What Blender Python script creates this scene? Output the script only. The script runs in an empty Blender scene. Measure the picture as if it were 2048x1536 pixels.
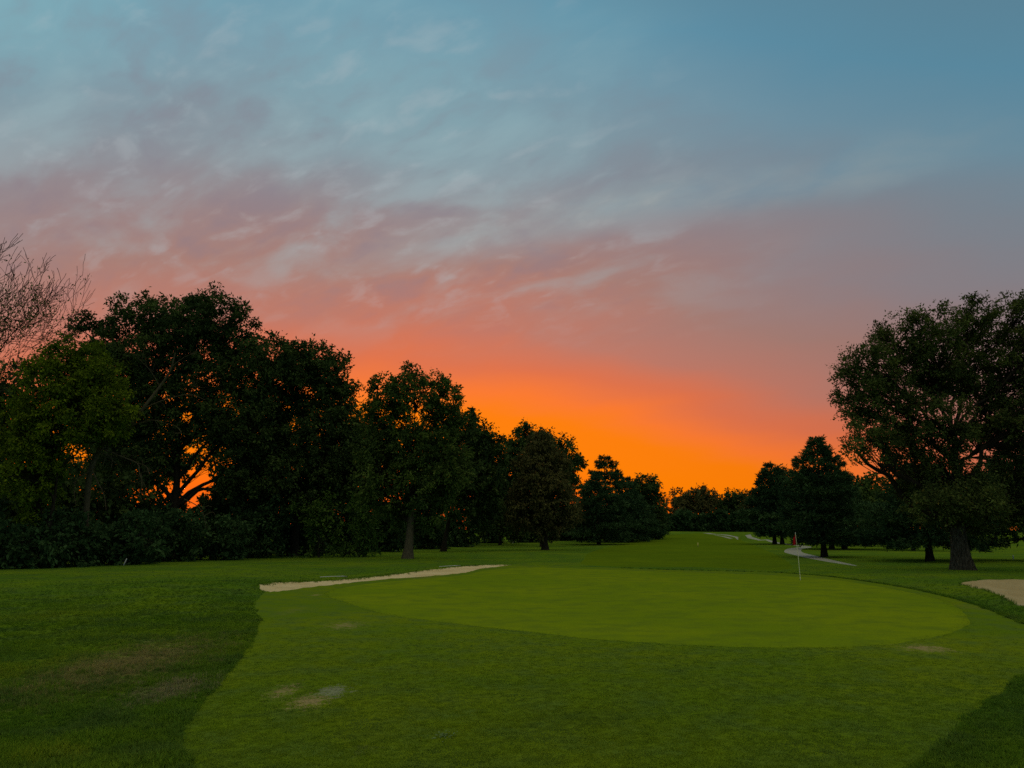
import bpy, math
import numpy as np
from mathutils import Vector
from mathutils.geometry import delaunay_2d_cdt

SC = bpy.context.scene
COL = SC.collection
R = math.radians

# ------------------------------------------------------------------ camera
FPX, W, H, HORIZON, EYE = 1538.0, 2048.0, 1536.0, 1062.0, 2.1
PITCH = math.atan((HORIZON - H / 2) / FPX)
cam = bpy.data.cameras.new('camera')
cam.sensor_fit = 'HORIZONTAL'
cam.sensor_width = 36.0
cam.lens = FPX / W * 36.0
cam.clip_start, cam.clip_end = 0.1, 9000.0
cam_ob = bpy.data.objects.new('camera', cam)
COL.objects.link(cam_ob)
cam_ob.location = (0, 0, EYE)
cam_ob.rotation_euler = (R(90) + PITCH, 0, 0)
SC.camera = cam_ob

# ------------------------------------------------------------------ render
SC.view_settings.view_transform = 'Standard'
SC.view_settings.look = 'None'
SC.view_settings.exposure = 0.0
SC.view_settings.gamma = 1.0
SC.view_settings.use_curve_mapping = False
SC.render.engine = 'CYCLES'
SC.cycles.max_bounces = 5
SC.cycles.diffuse_bounces = 3
SC.cycles.glossy_bounces = 1
SC.cycles.transmission_bounces = 3
SC.cycles.use_denoising = False
SC.cycles.caustics_reflective = False
SC.cycles.caustics_refractive = False


def lin(c):
    return tuple(((v / 255.0) / 12.92 if v / 255.0 <= 0.04045 else ((v / 255.0 + 0.055) / 1.055) ** 2.4) for v in c)


class NT:
    """small helper for wiring shader nodes"""
    def __init__(self, tree):
        self.t = tree
        tree.nodes.clear()

    def n(self, kind, **kw):
        nd = self.t.nodes.new(kind)
        for k, v in kw.items():
            setattr(nd, k, v)
        return nd

    def link(self, a, b):
        self.t.links.new(a, b)

    def put(self, sock, v):
        if isinstance(v, bpy.types.NodeSocket):
            self.link(v, sock)
        else:
            sock.default_value = v

    def m(self, op, a, b=0.0, c=None, clamp=False):
        nd = self.n('ShaderNodeMath', operation=op, use_clamp=clamp)
        self.put(nd.inputs[0], a)
        self.put(nd.inputs[1], b)
        if c is not None:
            self.put(nd.inputs[2], c)
        return nd.outputs[0]

    def vm(self, op, a, b=(0, 0, 0)):
        nd = self.n('ShaderNodeVectorMath', operation=op)
        self.put(nd.inputs[0], a)
        if op == 'SCALE':
            self.put(nd.inputs['Scale'], b)
        else:
            self.put(nd.inputs[1], b)
        return nd.outputs['Value'] if op in ('DOT_PRODUCT', 'LENGTH', 'DISTANCE') else nd.outputs[0]

    def noise(self, vec, scale, detail=4.0, rough=0.55, dist=0.0):
        nd = self.n('ShaderNodeTexNoise')
        if vec is not None:
            self.link(vec, nd.inputs['Vector'])
        nd.inputs['Scale'].default_value = scale
        nd.inputs['Detail'].default_value = detail
        nd.inputs['Roughness'].default_value = rough
        nd.inputs['Distortion'].default_value = dist
        return nd.outputs[0]

    def rng(self, v, a, b, c=0.0, d=1.0, smooth=True):
        nd = self.n('ShaderNodeMapRange', interpolation_type='SMOOTHSTEP' if smooth else 'LINEAR')
        self.put(nd.inputs[0], v)
        for i, q in enumerate((a, b, c, d)):
            self.put(nd.inputs[i + 1], q)
        return nd.outputs[0]

    def mix(self, f, a, b, mode='MIX'):
        nd = self.n('ShaderNodeMix', data_type='RGBA', blend_type=mode)
        self.put(nd.inputs[0], f)
        self.put(nd.inputs[6], a if isinstance(a, bpy.types.NodeSocket) else tuple(a) + (1,))
        self.put(nd.inputs[7], b if isinstance(b, bpy.types.NodeSocket) else tuple(b) + (1,))
        return nd.outputs[2]


# ------------------------------------------------------------------ sky and sun
SUN_AZ, SUN_EL = R(-11.0), R(1.5)
FWD = np.array([0, math.cos(PITCH), math.sin(PITCH)])
UPV = np.array([0, -math.sin(PITCH), math.cos(PITCH)])


def ray(px, py):
    d = FWD * FPX + np.array([px - W / 2, 0, 0]) + UPV * (H / 2 - py)
    return d / np.linalg.norm(d)


def build_sky():
    w = bpy.data.worlds.new('World')
    SC.world = w
    w.use_nodes = True
    t = NT(w.node_tree)
    d = t.vm('NORMALIZE', t.n('ShaderNodeTexCoord').outputs['Generated'])
    sep = t.n('ShaderNodeSeparateXYZ')
    t.link(d, sep.inputs[0])
    zc = t.m('MAXIMUM', sep.outputs[2], 0.0)
    elev = t.m('MULTIPLY', t.m('ARCSINE', zc), 57.2958)
    ce = t.m('SQRT', t.m('SUBTRACT', 1.0, t.m('MULTIPLY', zc, zc)))
    dots = t.vm('DOT_PRODUCT', d, (math.sin(SUN_AZ), math.cos(SUN_AZ), 0))
    away = t.m('MULTIPLY', t.m('SUBTRACT', ce, dots), 45.0)
    p = t.m('ADD', elev, t.m('DIVIDE', away, t.m('ADD', 1.0, t.m('DIVIDE', away, 50.0))))
    dots2 = t.vm('DOT_PRODUCT', d, (math.sin(R(-32)), math.cos(R(-32)), 0))
    # cloud layer seen in perspective: direction projected on a flat deck
    den = t.m('ADD', zc, 0.32)
    deck = t.n('ShaderNodeCombineXYZ')
    t.link(t.m('DIVIDE', sep.outputs[0], den), deck.inputs[0])
    t.link(t.m('DIVIDE', sep.outputs[1], den), deck.inputs[1])
    rot = t.n('ShaderNodeMapping')
    rot.inputs['Scale'].default_value = (0.72, 1.25, 1)
    turn = t.n('ShaderNodeMapping')
    turn.inputs['Rotation'].default_value = (0, 0, R(30))
    t.link(deck.outputs[0], turn.inputs[0])
    t.link(turn.outputs[0], rot.inputs[0])
    big = t.noise(rot.outputs[0], 1.9, 5, 0.5, 0.2)
    mid = t.noise(rot.outputs[0], 5.2, 6, 0.52, 0.25)
    fine = t.noise(rot.outputs[0], 14.0, 5, 0.52, 0.3)
    # uneven bands
    p = t.m('ADD', p, t.m('MULTIPLY', t.m('SUBTRACT', big, 0.5), 4.0))
    p = t.m('ADD', p, t.m('MULTIPLY', t.m('SUBTRACT', mid, 0.5), t.rng(p, 14, 26, 0.5, 2.6)))
    # one long pale streak of cirrus, rising to the right
    a, b = ray(760, 520), ray(1900, 300)
    nrm = np.cross(a, b)
    nrm /= np.linalg.norm(nrm)
    off = t.m('ADD', t.vm('DOT_PRODUCT', d, tuple(nrm)), t.m('ADD', t.m('MULTIPLY', t.m('SUBTRACT', mid, 0.5), 0.07), t.m('MULTIPLY', t.m('SUBTRACT', big, 0.5), 0.07)))
    up = t.rng(off, -0.055, 0.004)
    dn = t.rng(off, 0.036, 0.0)
    mids = t.m('MULTIPLY', up, dn) if nrm[2] < 0 else t.m('MULTIPLY', t.rng(off, 0.055, -0.004), t.rng(off, -0.022, -0.004))
    streak = t.m('MULTIPLY', mids, t.rng(t.m('ADD', big, t.m('MULTIPLY', fine, 0.6)), 0.55, 1.0))
    front = t.rng(dots, 0.55, 0.8)
    near = t.rng(t.vm('DOT_PRODUCT', d, tuple(ray(1560, 380))), 0.80, 0.965)
    front = t.m('MULTIPLY', front, near)
    p = t.m('ADD', p, t.m('MULTIPLY', t.m('MULTIPLY', mids, front), 2.8))
    p = t.m('SUBTRACT', p, t.m('MULTIPLY', t.m('MULTIPLY', t.m('MULTIPLY', t.rng(off, 0.0, 0.05), t.rng(off, 0.16, 0.05)), front), 1.4))
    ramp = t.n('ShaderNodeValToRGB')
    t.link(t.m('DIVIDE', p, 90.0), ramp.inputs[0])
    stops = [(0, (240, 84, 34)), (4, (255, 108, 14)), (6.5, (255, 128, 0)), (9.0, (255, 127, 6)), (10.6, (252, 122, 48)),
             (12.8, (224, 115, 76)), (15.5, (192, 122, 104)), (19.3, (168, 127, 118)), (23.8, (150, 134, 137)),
             (29.3, (132, 143, 154)), (33.8, (116, 151, 169)), (38, (98, 149, 173)), (44, (100, 140, 160)), (54, (156, 166, 164)), (68, (206, 196, 164)), (90, (218, 206, 168))]  # last, warm stops are unseen sky, brightened to light the ground
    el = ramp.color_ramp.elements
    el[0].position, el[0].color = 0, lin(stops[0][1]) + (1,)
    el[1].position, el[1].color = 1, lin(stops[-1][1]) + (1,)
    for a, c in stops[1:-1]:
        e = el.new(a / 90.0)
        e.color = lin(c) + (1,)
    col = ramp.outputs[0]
    # soft mottled cloud, thickest on the sun's side of the sky
    side = t.rng(dots2, 0.50, 0.84)
    high = t.rng(elev, 12, 20)
    puff = t.m('MULTIPLY', t.m('MULTIPLY', t.rng(mid, 0.46, 0.68), side), high)
    veil = t.m('MULTIPLY', side, t.m('MULTIPLY', t.rng(elev, 21, 31), t.rng(elev, 70, 40)))
    col = t.mix(t.m('MULTIPLY', veil, t.rng(big, 0.3, 0.6, 0.25, 0.7)), col, lin((132, 178, 188)))
    col = t.mix(t.m('MULTIPLY', puff, 0.34), col, lin((164, 192, 196)))
    dusk = t.m('MULTIPLY', t.m('MULTIPLY', t.rng(t.m('ADD', t.m('MULTIPLY', mid, 0.6), t.m('MULTIPLY', fine, 0.4)), 0.5, 0.36), side), t.m('MULTIPLY', high, t.rng(elev, 40, 27, 0.35, 1.0)))
    col = t.mix(t.m('MULTIPLY', dusk, 0.36), col, lin((132, 122, 136)))
    wisp = t.m('MULTIPLY', t.rng(fine, 0.52, 0.72), t.m('MULTIPLY', side, high))
    col = t.mix(t.m('MULTIPLY', wisp, 0.26), col, lin((182, 190, 194)))
    col = t.mix(t.m('MULTIPLY', t.m('MULTIPLY', streak, front), 0.36), col, lin((178, 176, 168)))
    # away from the afterglow the sky is a little dimmer
    fall = t.rng(dots2, 0.35, 0.85, 0.82, 1.0)
    col = t.mix(1.0, col, t.mix(fall, (0, 0, 0), (1, 1, 1)), 'MULTIPLY')
    sky = t.n('ShaderNodeTexSky', sky_type='NISHITA', sun_disc=False)
    sky.sun_elevation, sky.sun_rotation = SUN_EL, SUN_AZ
    sky.air_density, sky.dust_density = 1.0, 1.0
    glow = t.vm('SCALE', sky.outputs[0], 0.02)
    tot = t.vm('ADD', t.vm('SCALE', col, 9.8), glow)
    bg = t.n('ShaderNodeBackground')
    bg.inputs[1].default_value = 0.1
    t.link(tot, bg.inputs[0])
    out = t.n('ShaderNodeOutputWorld')
    t.link(bg.outputs[0], out.inputs[0])


build_sky()
sun = bpy.data.lights.new('sun', 'SUN')
sun.energy = 0.25
sun.angle = R(3.0)
sun.color = (1.0, 0.55, 0.25)
sun_ob = bpy.data.objects.new('sun', sun)
COL.objects.link(sun_ob)
sd = Vector((math.sin(SUN_AZ) * math.cos(SUN_EL), math.cos(SUN_AZ) * math.cos(SUN_EL), math.sin(SUN_EL)))
sun_ob.rotation_euler = sd.to_track_quat('Z', 'Y').to_euler()
sun_ob.location = (-60, 60, 60)


# ------------------------------------------------------------------ helpers
def tag(o, label=None, cat=None, group=None, kind=None):
    for k, v in (('label', label), ('category', cat), ('group', group), ('kind', kind)):
        if v:
            o[k] = v
    return o


def empty(name, loc=(0, 0, 0)):
    o = bpy.data.objects.new(name, None)
    o.empty_display_size = 0.3
    o.location = tuple(float(v) for v in loc)
    COL.objects.link(o)
    return o


def mesh_np(name, verts, faces, nv, mat=None, parent=None, smooth=False, attr=None):
    """faces: (N, nv) int array of same-sized polygons"""
    me = bpy.data.meshes.new(name)
    verts = np.asarray(verts, np.float32)
    faces = np.asarray(faces, np.int32)
    me.vertices.add(len(verts))
    me.vertices.foreach_set('co', verts.ravel())
    me.loops.add(faces.size)
    me.loops.foreach_set('vertex_index', faces.ravel())
    me.polygons.add(len(faces))
    me.polygons.foreach_set('loop_start', np.arange(0, faces.size, nv, dtype=np.int32))
    me.polygons.foreach_set('loop_total', np.full(len(faces), nv, np.int32))
    if smooth:
        me.polygons.foreach_set('use_smooth', np.ones(len(faces), bool))
    if attr is not None:
        for k, v in attr.items():
            at = me.attributes.new(k, 'FLOAT', 'POINT')
            at.data.foreach_set('value', np.asarray(v, np.float32))
    me.update(calc_edges=True)
    if mat:
        me.materials.append(mat)
    o = bpy.data.objects.new(name, me)
    COL.objects.link(o)
    if parent:
        o.parent = parent
    return o


def unit(a):
    return a / (np.linalg.norm(a, axis=-1, keepdims=True) + 1e-9)


class Tubes:
    """collects tapered tubes along polylines; one mesh when built"""
    def __init__(self):
        self.v, self.f, self.k = [], [], 0

    def add(self, pts, rad, sides=5, flute=None):
        pts = np.asarray(pts, float)
        rad = np.asarray(rad, float)
        n = len(pts)
        tan = np.gradient(pts, axis=0)
        tan /= np.linalg.norm(tan, axis=1, keepdims=True) + 1e-9
        ref = np.array([0.0, 0, 1.0]) if abs(tan[0, 2]) < 0.9 else np.array([1.0, 0, 0])
        ang = np.arange(sides) / sides * 2 * math.pi
        rings = []
        for i in range(n):
            a = np.cross(tan[i], ref)
            a /= np.linalg.norm(a) + 1e-9
            b = np.cross(a, tan[i])
            ref = b if abs(np.dot(b, tan[i])) < 0.99 else ref
            ref = np.cross(tan[i], a) * -1
            r = rad[i] * (flute(i / (n - 1), ang) if flute else 1.0)
            rings.append(pts[i] + (np.cos(ang) * r)[:, None] * a + (np.sin(ang) * r)[:, None] * b)
        self.v.append(np.concatenate(rings))
        i = np.arange(n - 1)[:, None] * sides
        j = np.arange(sides)[None, :]
        j2 = (j + 1) % sides
        q = np.stack([i + j, i + j2, i + sides + j2, i + sides + j], -1).reshape(-1, 4) + self.k
        self.f.append(q)
        self.k += n * sides

    def add_many(self, P, R_, sides=3):
        """P: (N, n, 3) polylines, R_: (N, n) radii"""
        N, n = P.shape[:2]
        tan = unit(P[:, -1] - P[:, 0])
        ref = np.where(np.abs(tan[:, 2:3]) < 0.9, np.array([[0, 0, 1.0]]), np.array([[1.0, 0, 0]]))
        a = unit(np.cross(tan, ref))
        b = np.cross(a, tan)
        ang = np.arange(sides) / sides * 2 * math.pi
        ring = np.cos(ang)[None, :, None] * a[:, None] + np.sin(ang)[None, :, None] * b[:, None]
        V = P[:, :, None, :] + ring[:, None] * R_[:, :, None, None]
        self.v.append(V.reshape(-1, 3))
        i = np.arange(n - 1)[:, None] * sides
        j = np.arange(sides)[None, :]
        j2 = (j + 1) % sides
        q = np.stack([i + j, i + j2, i + sides + j2, i + sides + j], -1).reshape(-1, 4)
        q = (q[None] + (np.arange(N) * n * sides)[:, None, None]).reshape(-1, 4) + self.k
        self.f.append(q)
        self.k += N * n * sides

    def build(self, name, mat, parent, smooth=True):
        return mesh_np(name, np.concatenate(self.v), np.concatenate(self.f), 4, mat, parent, smooth)


def box_mesh(name, sx, sy, sz, mat, parent, loc=(0, 0, 0), taper=1.0):
    x, y = sx / 2, sy / 2
    v = np.array([(-x, -y, 0), (x, -y, 0), (x, y, 0), (-x, y, 0),
                  (-x * taper, -y * taper, sz), (x * taper, -y * taper, sz), (x * taper, y * taper, sz), (-x * taper, y * taper, sz)]) + np.array(loc)
    f = [(3, 2, 1, 0), (4, 5, 6, 7), (0, 1, 5, 4), (1, 2, 6, 5), (2, 3, 7, 6), (3, 0, 4, 7)]
    return mesh_np(name, v, f, 4, mat, parent)


def sstep(x, a, b):
    t = np.clip((np.asarray(x, float) - a) / (b - a), 0, 1)
    return t * t * (3 - 2 * t)


# ------------------------------------------------------------------ terrain
def base_h(x, y):
    x = np.asarray(x, float)
    y = np.asarray(y, float)
    z = 1.9 * sstep(y, 105, 265)
    z = z + 0.55 * sstep(y, 150, 270) * sstep(30 - (x - 40), 0, 60)
    z = z + 0.05 * np.sin(x * 0.31 + 1.3) * np.sin(y * 0.17 + 0.4) * sstep(y, 4, 15)
    z = z + 0.04 * np.sin(x * 0.11 - y * 0.07)
    z = z + 0.16 * np.exp(-(((x + 12.5) / 4.0) ** 2 + ((y - 29.5) / 3.0) ** 2))
    z = z + 1.15 * np.exp(-(((x - 46.0) / 3.0) ** 2 + ((y - 149.0) / 4.0) ** 2))
    return z


def hit(px, py, hf=base_h):
    d = ray(px, py)
    o = np.array([0, 0, EYE])
    ts = 1.0 * 1.01 ** np.arange(690)
    below = (EYE + d[2] * ts) < hf(d[0] * ts, d[1] * ts)
    if not below.any():
        return o + d * 320
    k = int(np.argmax(below))
    t, prev = ts[k], ts[max(k - 1, 0)]
    while t < 2000:
        q = o + d * t
        if q[2] < hf(q[0], q[1]):
            lo, hi = prev, t
            for _ in range(30):
                mid = (lo + hi) / 2
                q = o + d * mid
                if q[2] < hf(q[0], q[1]):
                    hi = mid
                else:
                    lo = mid
            return q
        prev = t
        t *= 1.01
    return o + d * 320


def at(px, py, depth):
    d = ray(px, py)
    return np.array([0, 0, EYE]) + d * (depth / d[1])


def catmull(pts, closed=True, step=lambda p: max(0.18, 0.010 * np.hypot(*p))):
    pts = np.asarray(pts, float)
    n = len(pts)
    out = []
    rngi = range(n) if closed else range(n - 1)
    for i in rngi:
        g = lambda k: pts[k % n] if closed else pts[min(max(k, 0), n - 1)]
        p0, p1, p2, p3 = g(i - 1), g(i), g(i + 1), g(i + 2)
        m = max(2, int(np.linalg.norm(p2 - p1) / step((p1 + p2) / 2)))
        for s in np.arange(m) / m:
            out.append(0.5 * (2 * p1 + (p2 - p0) * s + (2 * p0 - 5 * p1 + 4 * p2 - p3) * s ** 2 + (3 * p1 - p0 - 3 * p2 + p3) * s ** 3))
    if not closed:
        out.append(pts[-1])
    return np.array(out)


def gpoly(px, jit=0.015):
    c = catmull([hit(*q)[:2] for q in px])
    r_ = np.random.default_rng(len(px))
    n = r_.normal(0, 1, c.shape)
    n = n + 1.2 * (np.roll(n, 1, 0) + np.roll(n, -1, 0)) * 0.5
    return c + n * jit


GREEN = gpoly([(655, 1187), (690, 1204), (775, 1229), (861, 1241), (978, 1255), (1080, 1266), (1200, 1279), (1400, 1291), (1550, 1295), (1660, 1295),
               (1750, 1291), (1830, 1281), (1900, 1266), (1936, 1249), (1937, 1236), (1915, 1216), (1870, 1197), (1800, 1181), (1700, 1164),
               (1600, 1154), (1480, 1148), (1300, 1142.5), (1180, 1138), (1060, 1135), (975, 1141), (930, 1150), (850, 1157), (760, 1165), (690, 1175)], 0.014)
FRINGE = gpoly([(545, 1181), (515, 1200), (512, 1216), (520, 1242), (510, 1275), (488, 1306), (455, 1346), (410, 1401), (378, 1440), (368, 1476),
                (385, 1536), (440, 1690), (900, 1900), (1450, 1850), (1700, 1650), (1822, 1536), (1900, 1468), (1970, 1410), (2048, 1352), (2120, 1310),
                (2150, 1285), (2120, 1268), (2048, 1249), (1980, 1221), (1900, 1196), (1800, 1174), (1700, 1159), (1620, 1150), (1500, 1143.5),
                (1300, 1138.5), (1180, 1134.5), (1030, 1131.5), (962, 1138.5), (930, 1143.5), (870, 1149), (760, 1157.5), (640, 1170)])
BUNK_L = gpoly([(541, 1184), (521, 1170), (560, 1165.5), (600, 1164), (655, 1161.5), (700, 1158.5), (760, 1153), (830, 1144), (900, 1135.5), (960, 1131),
                (1024, 1130.3), (962, 1138), (930, 1145.5), (870, 1151.5), (760, 1159.5), (640, 1172.5)])
BUNK_R = gpoly([(1920, 1168.5), (1935, 1164), (1962, 1161), (2000, 1159.5), (2060, 1160), (2150, 1164), (2210, 1185), (2200, 1225), (2130, 1240), (2090, 1228), (2048, 1211),
                (2000, 1191), (1965, 1179), (1935, 1172.5)])
FAIRWAY = gpoly([(1185, 1131), (1168, 1118), (1195, 1100), (1265, 1084), (1330, 1071), (1400, 1066.5), (1440, 1070), (1490, 1084), (1540, 1104), (1580, 1127),
                 (1560, 1140), (1400, 1134.5)])


def strip(px, widths):
    c = catmull([hit(*q)[:2] for q in px], closed=False)
    wd = np.interp(np.linspace(0, 1, len(c)), np.linspace(0, 1, len(widths)), widths)
    tn = np.gradient(c, axis=0)
    tn /= np.linalg.norm(tn, axis=1, keepdims=True)
    nm = np.stack([-tn[:, 1], tn[:, 0]], 1)
    return np.concatenate([c + nm * wd[:, None] / 2, (c - nm * wd[:, None] / 2)[::-1]])


PATH = strip([(1712, 1131.5), (1660, 1122), (1615, 1112), (1588, 1105), (1589, 1098), (1612, 1094), (1600, 1091.5), (1566, 1087.5), (1535, 1079.5), (1500, 1075), (1455, 1070.5), (1425, 1068), (1412, 1066)],
             [0.15, 0.8, 1.2, 1.6, 1.8, 1.7, 1.5, 1.3, 1.0, 0.9, 0.9, 1.2, 2.0])
PATH2 = strip([(1476, 1079), (1455, 1075), (1436, 1071), (1428, 1069.5)], [0.2, 0.8, 0.8, 0.4])


def inside(poly, x, y):
    c = np.zeros(len(x), bool)
    bx = (x > poly[:, 0].min()) & (x < poly[:, 0].max()) & (y > poly[:, 1].min()) & (y < poly[:, 1].max())
    idx = np.nonzero(bx)[0]
    xs, ys = x[idx], y[idx]
    r = np.zeros(len(idx), bool)
    j = len(poly) - 1
    for i in range(len(poly)):
        xi, yi = poly[i]
        xj, yj = poly[j]
        if yi != yj:
            cr = ((yi > ys) != (yj > ys)) & (xs < (xj - xi) * (ys - yi) / (yj - yi) + xi)
            r ^= cr
        j = i
    c[idx] = r
    return c


def edge_dist(poly, x, y):
    best = np.full(len(x), 1e9)
    a = poly
    b = np.roll(poly, -1, 0)
    for (ax, ay), (bx, by) in zip(a, b):
        dx, dy = bx - ax, by - ay
        L = dx * dx + dy * dy + 1e-12
        t = np.clip(((x - ax) * dx + (y - ay) * dy) / L, 0, 1)
        best = np.minimum(best, np.hypot(x - ax - t * dx, y - ay - t * dy))
    return best


def ground_h(x, y):
    x = np.atleast_1d(np.asarray(x, float))
    y = np.atleast_1d(np.asarray(y, float))
    z = base_h(x, y)
    for poly, depth, wid in ((BUNK_L, 0.05, 0.5), (BUNK_R, 0.26, 1.4)):
        lo, hi = poly.min(0) - 1.5, poly.max(0) + 1.5
        k = np.nonzero((x > lo[0]) & (x < hi[0]) & (y > lo[1]) & (y < hi[1]))[0]
        if len(k):
            e = edge_dist(poly, x[k], y[k])
            ins = inside(poly, x[k], y[k])
            z[k] += np.where(ins, -depth * sstep(e, 0, wid), 0.02 * (1 - sstep(e, 0, 1.2)))
    # the collar round the green drops a hand's width into the rough
    lo, hi = FRINGE.min(0) - 2, FRINGE.max(0) + 2
    k = np.nonzero((x > lo[0]) & (x < hi[0]) & (y > lo[1]) & (y < hi[1]) & (x > 7))[0]
    if len(k):
        e = edge_dist(FRINGE, x[k], y[k])
        ins = inside(FRINGE, x[k], y[k])
        z[k] += np.where(ins, 0, -0.10 * sstep(e, 0, 0.5) * (1 - sstep(e, 0.8, 2.5)))
    return z


def gh(x, y):
    return float(ground_h([x], [y])[0])


# ------------------------------------------------------------------ materials
MATS = {}


def newmat(name):
    m = bpy.data.materials.new(name)
    m.use_nodes = True
    MATS[name] = m
    return m, NT(m.node_tree)


def finish(t, col, rough=0.9, bump=None, bstr=0.4, bdist=0.02, spec=0.12, trans=None):
    b = t.n('ShaderNodeBsdfPrincipled')
    t.put(b.inputs['Base Color'], col if isinstance(col, bpy.types.NodeSocket) else tuple(col) + (1,))
    t.put(b.inputs['Roughness'], rough)
    b.inputs['Specular IOR Level'].default_value = spec
    if bump is not None:
        bp = t.n('ShaderNodeBump')
        bp.inputs['Strength'].default_value = bstr
        bp.inputs['Distance'].default_value = bdist
        t.link(bump, bp.inputs['Height'])
        t.link(bp.outputs[0], b.inputs['Normal'])
    sh = b.outputs[0]
    if trans:
        tr = t.n('ShaderNodeBsdfTranslucent')
        t.put(tr.inputs[0], col if isinstance(col, bpy.types.NodeSocket) else tuple(col) + (1,))
        mx = t.n('ShaderNodeMixShader')
        mx.inputs[0].default_value = trans
        t.link(sh, mx.inputs[1])
        t.link(tr.outputs[0], mx.inputs[2])
        sh = mx.outputs[0]
    o = t.n('ShaderNodeOutputMaterial')
    t.link(sh, o.inputs[0])


def spot(t, pos, cx, cy, rx, ry, ang, lo=0.35, hi=0.75, nscale=5.0):
    """soft-edged worn spot with a ragged outline, at a fixed place on the ground"""
    mp = t.n('ShaderNodeMapping', vector_type='TEXTURE')
    mp.inputs['Location'].default_value = (cx, cy, 0)
    mp.inputs['Rotation'].default_value = (0, 0, ang)
    mp.inputs['Scale'].default_value = (rx, ry, 1)
    flat = t.vm('MULTIPLY', pos, (1, 1, 0))
    t.link(flat, mp.inputs[0])
    r = t.vm('LENGTH', mp.outputs[0])
    n = t.noise(flat, nscale, 6, 0.65)
    st = t.n('ShaderNodeMapping')
    st.inputs['Rotation'].default_value = (0, 0, 0.5)
    st.inputs['Scale'].default_value = (1.0, 0.55, 1)
    t.link(flat, st.inputs[0])
    n2 = t.noise(st.outputs[0], 34.0, 5, 0.75)
    v = t.m('ADD', t.m('SUBTRACT', 0.8, r), t.m('MULTIPLY', t.m('SUBTRACT', n, 0.5), 3.0))
    v = t.m('ADD', v, t.m('MULTIPLY', t.m('SUBTRACT', n2, 0.5), 3.2))
    return t.rng(v, lo, hi)


def spot_px(t, pos, px, py, wpx, hpx, **kw):
    c = hit(px, py)
    rx = abs(hit(px + wpx / 2, py)[0] - hit(px - wpx / 2, py)[0]) / 2
    ry = abs(hit(px, py - hpx / 2)[1] - hit(px, py + hpx / 2)[1]) / 2
    return spot(t, pos, c[0], c[1], rx, ry, 0.0, **kw)


def turf_color(t, pos, a, b, c, big=0.16, mid=0.9, fine=14.0, spots=()):
    n1 = t.noise(pos, big, 4, 0.6, 0.4)
    n2 = t.noise(pos, mid, 5, 0.65)
    n3 = t.noise(pos, fine, 4, 0.7)
    col = t.mix(t.rng(n1, 0.36, 0.66), a, b)
    col = t.mix(t.m('MULTIPLY', t.rng(n2, 0.40, 0.70), 0.75), col, c)
    col = t.mix(t.rng(n3, 0.3, 0.72, 0.0, 0.55), col, t.mix(1.0, col, (0.48, 0.52, 0.5), 'MULTIPLY'))
    for f, sc in spots:
        col = t.mix(f, col, sc)
    return col, n3


TAN, STRAW, SOIL = (0.33, 0.27, 0.13), (0.20, 0.19, 0.055), (0.11, 0.09, 0.045)


def rough_spots(t, pos):
    return [(t.m('MULTIPLY', spot_px(t, pos, 260, 1325, 330, 130, lo=-0.25, hi=0.8, nscale=4), 0.85), (0.27, 0.225, 0.09)),
            (t.m('MULTIPLY', spot_px(t, pos, 345, 1380, 200, 76, lo=-0.1, hi=0.8, nscale=5), 0.85), (0.27, 0.235, 0.13)),
            (t.m('MULTIPLY', spot_px(t, pos, 60, 1335, 260, 130, lo=0.1, hi=0.9, nscale=2), 0.7), (0.19, 0.26, 0.012)),
            (t.m('MULTIPLY', spot_px(t, pos, 110, 1510, 240, 60, lo=0.1, hi=0.9, nscale=3), 0.7), (0.20, 0.26, 0.016)),
            (t.m('MULTIPLY', spot_px(t, pos, 100, 1230, 240, 40, lo=0.1, hi=0.9, nscale=3), 0.35), (0.13, 0.17, 0.016))]


def fringe_spots(t, pos):
    return [(t.m('MULTIPLY', spot_px(t, pos, 620, 1402, 110, 40, lo=0.1, hi=0.6, nscale=9), 0.95), TAN),
            (t.m('MULTIPLY', spot_px(t, pos, 565, 1383, 75, 46, lo=0.15, hi=0.8, nscale=9), 0.8), TAN),
            (t.m('MULTIPLY', spot_px(t, pos, 668, 1382, 75, 28, lo=0.0, hi=0.3, nscale=6), 0.9), (0.24, 0.27, 0.17)),
            (t.m('MULTIPLY', spot_px(t, pos, 690, 1251, 110, 22, lo=0.1, hi=0.9, nscale=6), 0.7), TAN),
            (t.m('MULTIPLY', spot_px(t, pos, 585, 1222, 100, 40, lo=0.3, hi=1.0, nscale=5), 0.35), (0.2, 0.2, 0.08)),
            (t.m('MULTIPLY', spot_px(t, pos, 632, 1190, 40, 8, lo=0.3, hi=0.8, nscale=5), 0.6), TAN),
            (t.m('MULTIPLY', spot_px(t, pos, 1850, 1297, 130, 22, lo=0.05, hi=0.7, nscale=5), 0.9), TAN),
            (t.m('MULTIPLY', spot_px(t, pos, 1945, 1215, 110, 34, lo=0.4, hi=1.0, nscale=3), 0.35), STRAW),
            (t.m('MULTIPLY', spot_px(t, pos, 730, 1500, 120, 60, lo=0.4, hi=1.1, nscale=7), 0.3), (0.12, 0.14, 0.07)),
            (t.m('MULTIPLY', spot_px(t, pos, 1150, 1440, 560, 110, lo=0.0, hi=1.3, nscale=1.2), 0.5), (0.05, 0.092, 0.012)),
            (t.m('MULTIPLY', spot_px(t, pos, 840, 1155, 150, 12, lo=0.2, hi=1.0, nscale=3), 0.6), (0.2, 0.16, 0.06))]


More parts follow.
